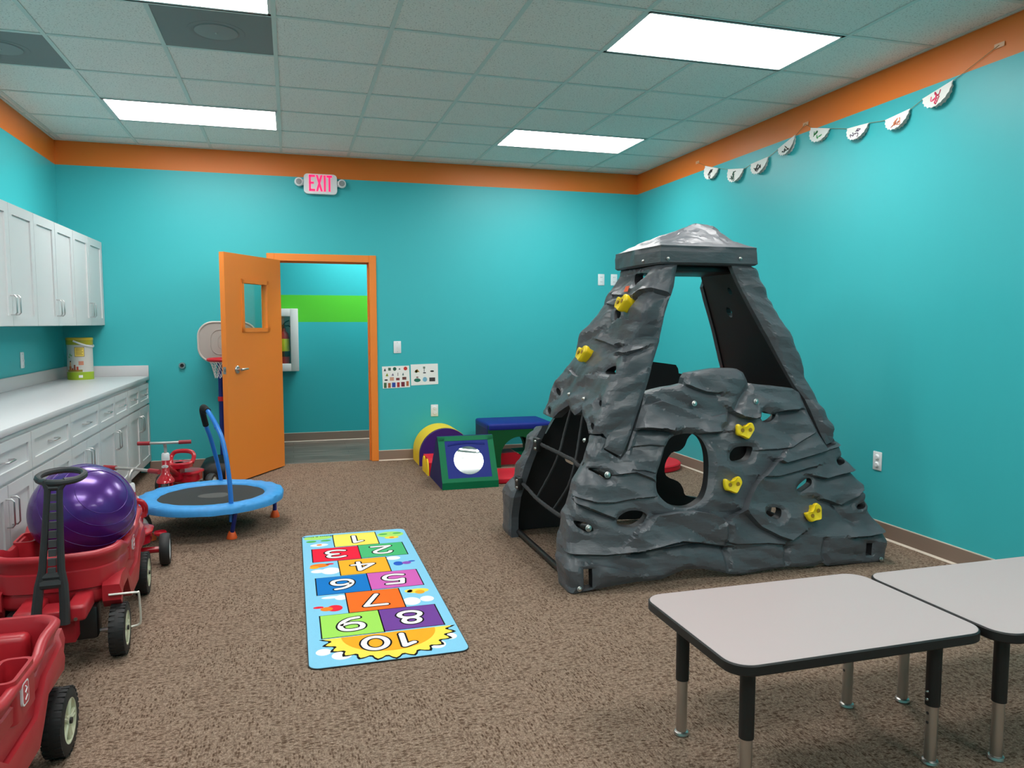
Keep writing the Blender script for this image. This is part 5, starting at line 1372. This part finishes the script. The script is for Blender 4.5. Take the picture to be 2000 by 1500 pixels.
creF = [CF(1, .026, .05, [(0, 490), (60, 480), (200, 485), (280, 515), (430, 515), (560, 505)]),
        CF(1, .008, .03, [(0, 600), (110, 590), (215, 600)]), CF(1, .008, .03, [(0, 765), (60, 765), (170, 790)]),
        CF(1, .016, .05, [(330, 175), (400, 205), (480, 230), (560, 238)]),
        CF(0, .022, .02, [(775, 195), (720, 270), (690, 330), (660, 400), (640, 450), (600, 480)]),
        CF(1, .026, .045, [(680, 370), (720, 400), (800, 415), (860, 400), (1000, 360), (1110, 350)]),
        CF(-1, .012, .05, [(20, 330), (180, 290), (290, 330), (400, 350), (520, 400), (600, 380)]),
        CF(1, .010, .04, [(650, 630), (800, 630), (960, 620), (1050, 610), (1130, 560), (1260, 480)]),
        CF(1, .016, .04, [(960, 700), (1000, 715), (1100, 690), (1300, 630), (1450, 585)]),
        CF(1, .013, .04, [(870, 805), (960, 805), (1110, 765), (1220, 735)]),
        CF(-1, .024, .05, [(960, 690), (900, 760), (830, 830), (780, 910), (740, 1000), (720, 1040), (640, 1090)]),
        CF(-1, .026, .05, [(0, 1180), (60, 1110), (140, 1070), (260, 1050), (400, 1040), (520, 1060), (590, 1100)]),
        CF(1, .020, .04, [(0, 1320), (200, 1270), (300, 1245), (420, 1255), (620, 1280)]),
        CF(0, .024, .016, [(625, 1110), (640, 1200), (630, 1300), (640, 1400), (650, 1470)]),
        CF(0, .024, .015, [(1040, 1270), (1030, 1350), (1040, 1430)]), CF(0, .024, .015, [(1290, 1240), (1280, 1330), (1300, 1390)]),
        CF(1, .012, .03, [(640, 1255), (690, 1268), (900, 1260), (1030, 1270)]),
        CF(1, .020, .04, [(750, 1060), (850, 1150), (960, 1210), (1050, 1240), (1110, 1200)]),
        CF(1, .020, .04, [(1270, 960), (1400, 1000), (1500, 940), (1600, 830)]), CF(1, .022, .035, [(1480, 1215), (1580, 1210), (1670, 1190)]),
        CF(1, .020, .04, [(1200, 800), (1300, 820), (1400, 790), (1550, 760)]), CF(0, .018, .02, [(1370, 1000), (1440, 1090), (1500, 1120)]),
        CF(1, .014, .04, [(840, 640), (1000, 620), (1100, 660), (1140, 680)], c5), CF(1, .018, .04, [(600, 840), (700, 880), (800, 920), (880, 950)], c5),
        CF(1, .010, .03, [(580, 790), (720, 830), (850, 830), (1000, 800), (1130, 790)], c5), CF(1, .018, .035, [(470, 1190), (800, 1195), (1100, 1160), (1400, 1112)], c5),
        CF(-1, .012, .04, [(700, 1260), (850, 1280), (1000, 1320)], c5), CF(1, .014, .035, [(930, 320), (1060, 310), (1250, 330)], c5)]
front = rock_panel('front_panel', climber, outF, holesF, creF, wrap_front, False, 0.055, 11, label='lower rock panel with a big crawl-through hole')
def BA(px):      # a pixel seen through the hole, on the back panel's sheet (which is turned half round)
    Y = 4.6
    for _ in range(12):
        p = hit(px[0], px[1], 1, Y); Y = float(yb(max(0, p[2]))) - 0.03
    z = float(p[2]); return (float(xl(z) + xr(z) - p[0]), z)
hole_back = catmull([BA(p) for p in ((1343, 851), (1334, 870), (1323, 880), (1308, 884), (1296, 905), (1298, 928), (1321, 939), (1331, 953), (1336, 966), (1363, 971), (1392, 968), (1404, 915), (1396, 860), (1368, 838))], 3)
back = rock_panel('back_panel', climber, outF, [hole_back] + holesF[3:5], creF[:6], wrap_front, True, 0.055, 29, step=0.022, label='lower rock panel facing the back wall')

# ---- left panel (upper flank with tongue over the front panel)
sil = [(1058, 804), (1075, 772), (1083, 758), (1097, 737), (1123, 694), (1134, 684), (1144, 677), (1153, 658), (1162, 644), (1165, 625), (1172, 611), (1184, 597), (1191, 582), (1201, 557), (1212, 536), (1222, 523)]
def back_edge(px):      # the far edge of the flank lies on the back corner line
    Z = 1.0
    for _ in range(14):
        Y = float(yb(Z)); p = hit(px[0], px[1], 1, Y); Z = float(p[2])
    return (float(yb(Z)) + 0.05, Z)
outL = [back_edge(p) for p in sil] + [(float(yb(1.695)) - 0.02, 1.697), (float(yf(1.697)) + 0.02, 1.697)]
inner = [(1323, 515), (1316, 560), (1300, 610), (1290, 660), (1275, 710), (1262, 758), (1251, 790), (1235, 842), (1221, 878), (1213, 891)]
outL += [LF(p) for p in inner] + [LF(p) for p in ((1181, 875), (1186, 855))] + [LA(p) for p in ((1172, 848), (1149, 846), (1145, 826), (1137, 810), (1136, 799), (1130, 806), (1122, 811), (1115, 803), (1110, 791), (1102, 796), (1090, 804), (1078, 816), (1066, 811))]
H3 = lambda L_: catmull([LA(c3(*p)) for p in L_], 4)
def oval(x, y): return [LA(c1(x + 12 * math.cos(a) * 1.0 + 4 * math.sin(a), y + 25 * math.sin(a))) for a in [2 * PI * k / 12 for k in range(12)]]
holesL = [H3([(905, 212), (960, 186), (1070, 195), (1005, 262), (925, 325)]), H3([(692, 602), (738, 592), (745, 660), (702, 718), (672, 700)]), H3([(575, 1308), (620, 1262), (698, 1236), (694, 1335), (640, 1330)]),
          oval(405, 83), oval(345, 210), oval(693, 165), oval(637, 315)]
def CLp(sg, A_, L_, pts): return (sg, A_, L_, [LA(c3(*p)) for p in pts])
creL = [CLp(-1, .018, .05, [(690, 730), (740, 700), (860, 720), (1080, 710)]), CLp(-1, .014, .04, [(500, 840), (540, 825), (600, 840)]), CLp(-1, .020, .05, [(580, 890), (620, 850), (760, 820), (960, 750), (1050, 790)]),
        CLp(1, .020, .05, [(500, 950), (600, 980), (700, 1020), (770, 1010)]), CLp(-1, .018, .05, [(760, 990), (880, 940), (980, 910), (1100, 945)]), CLp(1, .018, .04, [(760, 1110), (830, 1100), (920, 1060)]),
        CLp(1, .020, .05, [(930, 470), (1000, 410), (1110, 380), (1180, 420), (1240, 465)]), CLp(1, .012, .04, [(670, 440), (760, 455), (900, 460)]), CLp(1, .012, .04, [(610, 540), (680, 560), (730, 550)]),
        CLp(-1, .012, .04, [(800, 1130), (800, 1200), (860, 1260), (970, 1300)]), CLp(-1, .012, .04, [(200, 1290), (250, 1340), (300, 1370), (440, 1360)]), CLp(-1, .020, .05, [(470, 1330), (560, 1310), (660, 1350), (830, 1360)])]
left = rock_panel('side_panel', climber, outL, holesL, creL, wrap_left, False, 0.07, 17, label='leaning upper rock panel above the rope opening')
# right flank: its own outline, sheet mirrored left to right
def wrap_right(b, z):
    P, N = wrap_left(b, z); P[:, 0] = xl(z) + xr(z) - P[:, 0]; N[:, 0] *= -1; return P, N
def RF(px): p = on_front(*px); z = float(p[2]); return (float(yf(z) - (xr(z) - p[0])), z)
innR = [(1428, 517), (1444, 552), (1461, 586), (1492, 644), (1524, 701), (1556, 757), (1573, 779), (1597, 833), (1616, 867.5)]
outR = [(float(yb(z_)) + 0.05, z_) for z_ in (0.83, 1.0, 1.2, 1.4, 1.6)] + [(float(yb(1.695)) - 0.02, 1.697), (float(yf(1.697)) + 0.02, 1.697)]
outR += [RF(p) for p in innR] + [RF((1643, 855))]
zc_ = outR[-1][1]
outR += [(float(yf(z_)) + w_, z_) for z_, w_ in ((zc_ + 0.02, 0.02), (zc_ + 0.045, 0.14), (zc_ + 0.10, 0.24), (0.88, 0.36), (0.92, 0.60), (0.90, 0.85), (0.84, 0.98))]
def HR(c_, r_, n=10): return [(c_[0] + r_ * math.cos(2 * PI * k / n), c_[1] + r_ * 1.2 * math.sin(2 * PI * k / n)) for k in range(n)]
def on_right_in(px):
    X = 2.7
    for _ in range(14):
        p = hit(px[0], px[1], 0, X); X = float(xr(max(0, p[2]))) - 0.05
    return (float(p[1]), float(p[2]))
right = rock_panel('side_panel', climber, outR, [HR(on_right_in((1422, 610)), 0.028), HR(on_right_in((1423, 569)), 0.02)], [], wrap_right, False, 0.045, 41, step=0.017, label='leaning upper rock panel nearer the garland wall')

# ---- cap stone
cap_o = [(1.968, 3.808), (2.575, 3.808), (2.590, 4.10), (2.575, 4.415), (1.968, 4.415), (1.955, 4.10)]
def cap_height(x, y):
    px_ = np.interp(x, [1.955, 2.03, 2.14, 2.25, 2.35, 2.42, 2.465, 2.50, 2.545, 2.59], [0.05, .36, .62, .82, .98, 1.0, .90, .78, .60, .22])
    py_ = np.interp(y, [3.808, 3.86, 3.94, 4.04, 4.18, 4.34, 4.415], [0.0, .45, .80, 1.0, 1.0, .75, 0.1])
    return px_ * py_
def cap_part():
    rnd = random.Random(4); lp = resample(cap_o, 0.02); V0 = list(lp); n0 = len(lp)
    xs = np.arange(1.96, 2.59, 0.016); ys = np.arange(3.81, 4.42, 0.016)
    P = np.array([(x + rnd.uniform(-.005, .005), y + rnd.uniform(-.005, .005)) for x in xs for y in ys])
    ok = inpoly(P, [(2.27 + (x - 2.27) * 0.955, 4.11 + (y - 4.11) * 0.955) for x, y in cap_o]); P = P[ok]
    res = delaunay_2d_cdt([Vector(v) for v in V0] + [Vector(p) for p in P], [(i, (i + 1) % n0) for i in range(n0)], [], 0, 1e-5)
    V = np.array([tuple(v) for v in res[0]]); T = [tuple(f) for f in res[2]]
    ctrl = [(x, y, 1.797) for x, y in cap_o] + [(2.02, 4.16, 1.842), (2.05, 3.98, 1.838), (2.13, 4.13, 1.885), (2.12, 3.92, 1.845), (2.25, 4.06, 1.928), (2.24, 3.90, 1.85), (2.30, 3.97, 1.905), (2.335, 4.05, 1.962),
            (2.41, 4.10, 1.968), (2.40, 3.95, 1.905), (2.455, 4.08, 1.955), (2.468, 4.06, 1.908), (2.46, 3.90, 1.845), (2.515, 4.08, 1.905), (2.53, 4.05, 1.868), (2.56, 4.10, 1.84), (2.53, 3.92, 1.825),
            (2.14, 4.28, 1.87), (2.27, 4.24, 1.915), (2.40, 4.25, 1.93), (2.50, 4.24, 1.88), (2.06, 4.33, 1.825), (2.24, 4.36, 1.84), (2.44, 4.36, 1.845), (2.36, 3.86, 1.828), (2.05, 3.86, 1.812)]
    cr_ = delaunay_2d_cdt([Vector(c_[:2]) for c_ in ctrl], [], [], 0, 1e-6); cv = np.array([tuple(v) for v in cr_[0]]); cz = np.array([ctrl[o_[0]][2] for o_ in cr_[3]])
    ztop = np.full(len(V), 1.797)
    for f in cr_[2]:
        a_, b_, c_ = cv[f[0]], cv[f[1]], cv[f[2]]; den = (b_[1] - c_[1]) * (a_[0] - c_[0]) + (c_[0] - b_[0]) * (a_[1] - c_[1])
        if abs(den) < 1e-12: continue
        w0 = ((b_[1] - c_[1]) * (V[:, 0] - c_[0]) + (c_[0] - b_[0]) * (V[:, 1] - c_[1])) / den; w1 = ((c_[1] - a_[1]) * (V[:, 0] - c_[0]) + (a_[0] - c_[0]) * (V[:, 1] - c_[1])) / den; w2 = 1 - w0 - w1
        m_ = (w0 > -1e-6) & (w1 > -1e-6) & (w2 > -1e-6); ztop = np.where(m_, w0 * cz[f[0]] + w1 * cz[f[1]] + w2 * cz[f[2]], ztop)
    hgt = np.clip((ztop - 1.80) / 0.05, 0, 1); ztop = ztop + hgt * (0.022 * facets(V, 0.07, 0.06, 5.2) + 0.010 * facets(V, 0.03, 0.035, 8.2))
    vs = [(float(x), float(y), float(z)) for (x, y), z in zip(V, ztop)]; fs = list(T)
    bnd = [i for i, v in enumerate(V) if any(abs(v[0] - a) < 1e-6 and abs(v[1] - b) < 1e-6 for a, b in lp)]
    # side walls with chiselled relief
    order = []
    for a, b in lp:
        k = int(np.argmin((V[:, 0] - a) ** 2 + (V[:, 1] - b) ** 2)); order.append(k)
    prev = order
    for zz in (1.785, 1.765, 1.745, 1.725, 1.705, 1.695):
        cur = []
        for k in order:
            x, y = V[k]; rel = np.array([[x * 1.3 + y * 1.7, zz]]); q = 0.016 * float(facets(rel, 0.14, 0.07, 9.1)[0]) + (0.006 if 1.70 < zz < 1.78 else 0.0) - (0.012 if zz < 1.70 else 0)
            dx, dy = x - 2.27, y - 4.11; ln = math.hypot(dx, dy)
            cur.append(len(vs)); vs.append((x + dx / ln * q, y + dy / ln * q, zz))
        for i in range(n0): fs.append((prev[i], prev[(i + 1) % n0], cur[(i + 1) % n0], cur[i]))
        prev = cur
    fs.append(tuple(prev))
    return obj('cap_stone', MB().add(vs, fs), M_ROCK, climber, 9, world=True)
cap = cap_part()
obj('cross_bar', MB().rbox((2.02, 3.90, 1.66), (2.53, 4.32, 1.694), 0.008), BLACK, climber, world=True)

# ---- hardware
def bolt(P, n, r=0.013, parent=climber):
    r *= 0.85
    n = Vector(n).normalized(); M = Matrix.Translation(P) @ n.to_track_quat('Z', 'Y').to_matrix().to_4x4()
    m = MB().lathe([(r * 1.25, 0.0), (r * 1.25, 0.003), (r * 0.9, 0.004), (r * 0.75, 0.010), (0.0, 0.012)], M, 18, cap=False)
    return obj('bolt', m, BRIGHT, parent, world=True)
nF = Vector((0, -1, 0.22)).normalized(); nL = Vector((-1, 0, 0.42)).normalized()
for px in ((1352, 789), (1472, 785)): bolt(Vector(on_front(*px)) + nF * 0.022, nF, 0.014)
for px in ((1130, 1150), (1718, 1092)): bolt(Vector(on_front(*px)) + nF * 0.012, nF, 0.012)
for px in ((1116, 772), (1145, 781), (1147, 862)): bolt(Vector(on_left(*px)) + nL * 0.016, nL, 0.012)
for px in ((1257, 510),): bolt(Vector(hit(px[0], px[1], 0, 1.955)), (-1, 0, 0), 0.009)
for px in ((1305, 505), (1446, 505)): bolt(Vector(hit(px[0], px[1], 1, 3.80)), (0, -1, 0), 0.009)
# grips
gsh = [(665, 470), (676, 455), (710, 472), (740, 465), (760, 450), (780, 455), (790, 490), (770, 520), (745, 550), (728, 550), (700, 535), (668, 520)]
gpts = catmull([((x - 727) / 3.488 * 0.00250, -(y - 500) / 3.488 * 0.00250) for x, y in gsh], 4)
def grip(P, n, upv, sc=1.0, roll=0.0):
    n = Vector(n).normalized(); r = Vector(upv).cross(n).normalized(); u = n.cross(r)
    M = Matrix(((r.x, u.x, n.x, P[0]), (r.y, u.y, n.y, P[1]), (r.z, u.z, n.z, P[2]), (0, 0, 0, 1))) @ Matrix.Rotation(roll, 4, 'Z') @ Matrix.Scale(sc, 4)
    rings = []
    for f, z in ((0.80, -0.02), (0.82, 0.012), (0.97, 0.024), (1.0, 0.032), (0.97, 0.040), (0.88, 0.044), (0.5, 0.041), (0.1, 0.038)):
        rings.append([(M @ Vector((x * f, y * f, z)))[:] for x, y in gpts])
    g = obj('hand_grip', MB().loft(rings), YEL, climber, 60, world=True)
    for s in (-1, 1):
        hl = MB().lathe([(0.0085, 0.0425), (0.009, 0.0445), (0.007, 0.0447), (0.0, 0.0435)], M @ Matrix.Translation((s * 0.020, 0.004, 0)), 12, cap=False)
        q = obj('finger_hole_shade', hl, simple('grip_hole_shade', rgb(150, 112, 10), 0.5), g)  # recess shade put on as darker yellow discs, no hole is cut
        q.data.transform(Matrix.Translation((-CLX, -CLY, 0)))
    return g
for px, ro in (((1447, 843), 0), ((1423, 948), 0.05), ((1581, 1003), 0.55)):
    grip(Vector(on_front(*px)) + nF * 0.004, nF, (0, 0, 1), 1.22, ro)
for px, ro in (((1228, 599), 0.1), ((1150, 697), 0.1)):
    grip(Vector(on_left(*px)) + nL * 0.006, nL, (0, 0, 1), 1.35, ro)
st_ = Vector(on_left(1232, 568)); 
Mst = nL.to_track_quat('Z', 'Y').to_matrix().to_4x4()
obj('warning_sticker', MB().box((-0.026, -0.018, 0), (0.026, 0.018, 0.0012)), simple('sticker_orange', rgb(228, 92, 40), 0.5), climber, 0)
s_o = climber.children[-1]; s_o.matrix_local = Matrix.Translation(st_ + nL * 0.028 - Vector((CLX, CLY, 0))) @ Mst
# rope net in the opening
def lp_(px, ins=0.02): p = Vector(on_left(*px)); return (p + Vector((ins, 0, 0)))[:]
ropeA = [lp_(p) for p in ((1047, 866), (1058, 872), (1083, 884), (1098, 892), (1114, 900), (1122, 909), (1130, 911), (1140, 908))]
ropeB = [lp_(p) for p in ((1010, 942), (1020, 950), (1040, 972), (1055, 985), (1071, 997), (1084, 1006), (1095, 1011), (1106, 1013))]
ropeC = [lp_(p, 0.03) for p in ((1115, 776), (1108, 793), (1100, 820), (1093, 846), (1083, 884), (1067, 922), (1040, 972))]
ropeD = [lp_(p, 0.03) for p in ((1145, 784), (1136, 798), (1130, 806), (1120, 866), (1114, 900), (1102, 945), (1085, 975), (1071, 996))]
for rp, rr in ((ropeA, 0.0115), (ropeB, 0.0115), (ropeC, 0.008), (ropeD, 0.008)):
    pth = catmull(rp, 8, False)
    obj('rope', MB().tube(pth, [rr * (1 + 0.12 * math.sin(k * 2.1)) for k in range(len(pth))], 8), ROPE, climber, world=True)
for px, b in (((1185, 927), (1136, 907)), ((1148, 1031), (1100, 1011))):
    P1 = Vector(on_front(*px)); P0 = Vector(on_left(*b)) + Vector((0.01, 0, 0))
    Pm = Vector((P1.x * 0.6 + P0.x * 0.4, P1.y + 0.012, P1.z * 0.55 + P0.z * 0.45))
    cl = obj('rope_bracket', MB().tube([P0[:], (Pm)[:], (P1 + Vector((0, 0.016, 0)))[:]], [0.013, 0.014, 0.022], 10), BLACK, climber, world=True)
    bolt(P1 - Vector((0, 0.008, 0)), nF, 0.016)
for px in ((1050, 869), (1014, 945)):
    P0 = Vector(on_left(*px))
    for s in (-1, 1): bolt(P0 + Vector((-0.012, 0, s * 0.022)), nL, 0.009)
    obj('rope_bracket', MB().rbox((P0.x - 0.012, P0.y - 0.015, P0.z - 0.04), (P0.x + 0.02, P0.y + 0.06, P0.z + 0.04), 0.006), BLACK, climber, world=True)
obj('base_bar', MB().cyl((1.375, 3.56, 0.034), (1.375, 4.66, 0.034), 0.017, 16), BLACK, climber, world=True)
obj('base_bar', MB().cyl((3.20, 3.56, 0.034), (3.20, 4.66, 0.034), 0.017, 16), BLACK, climber, world=True)
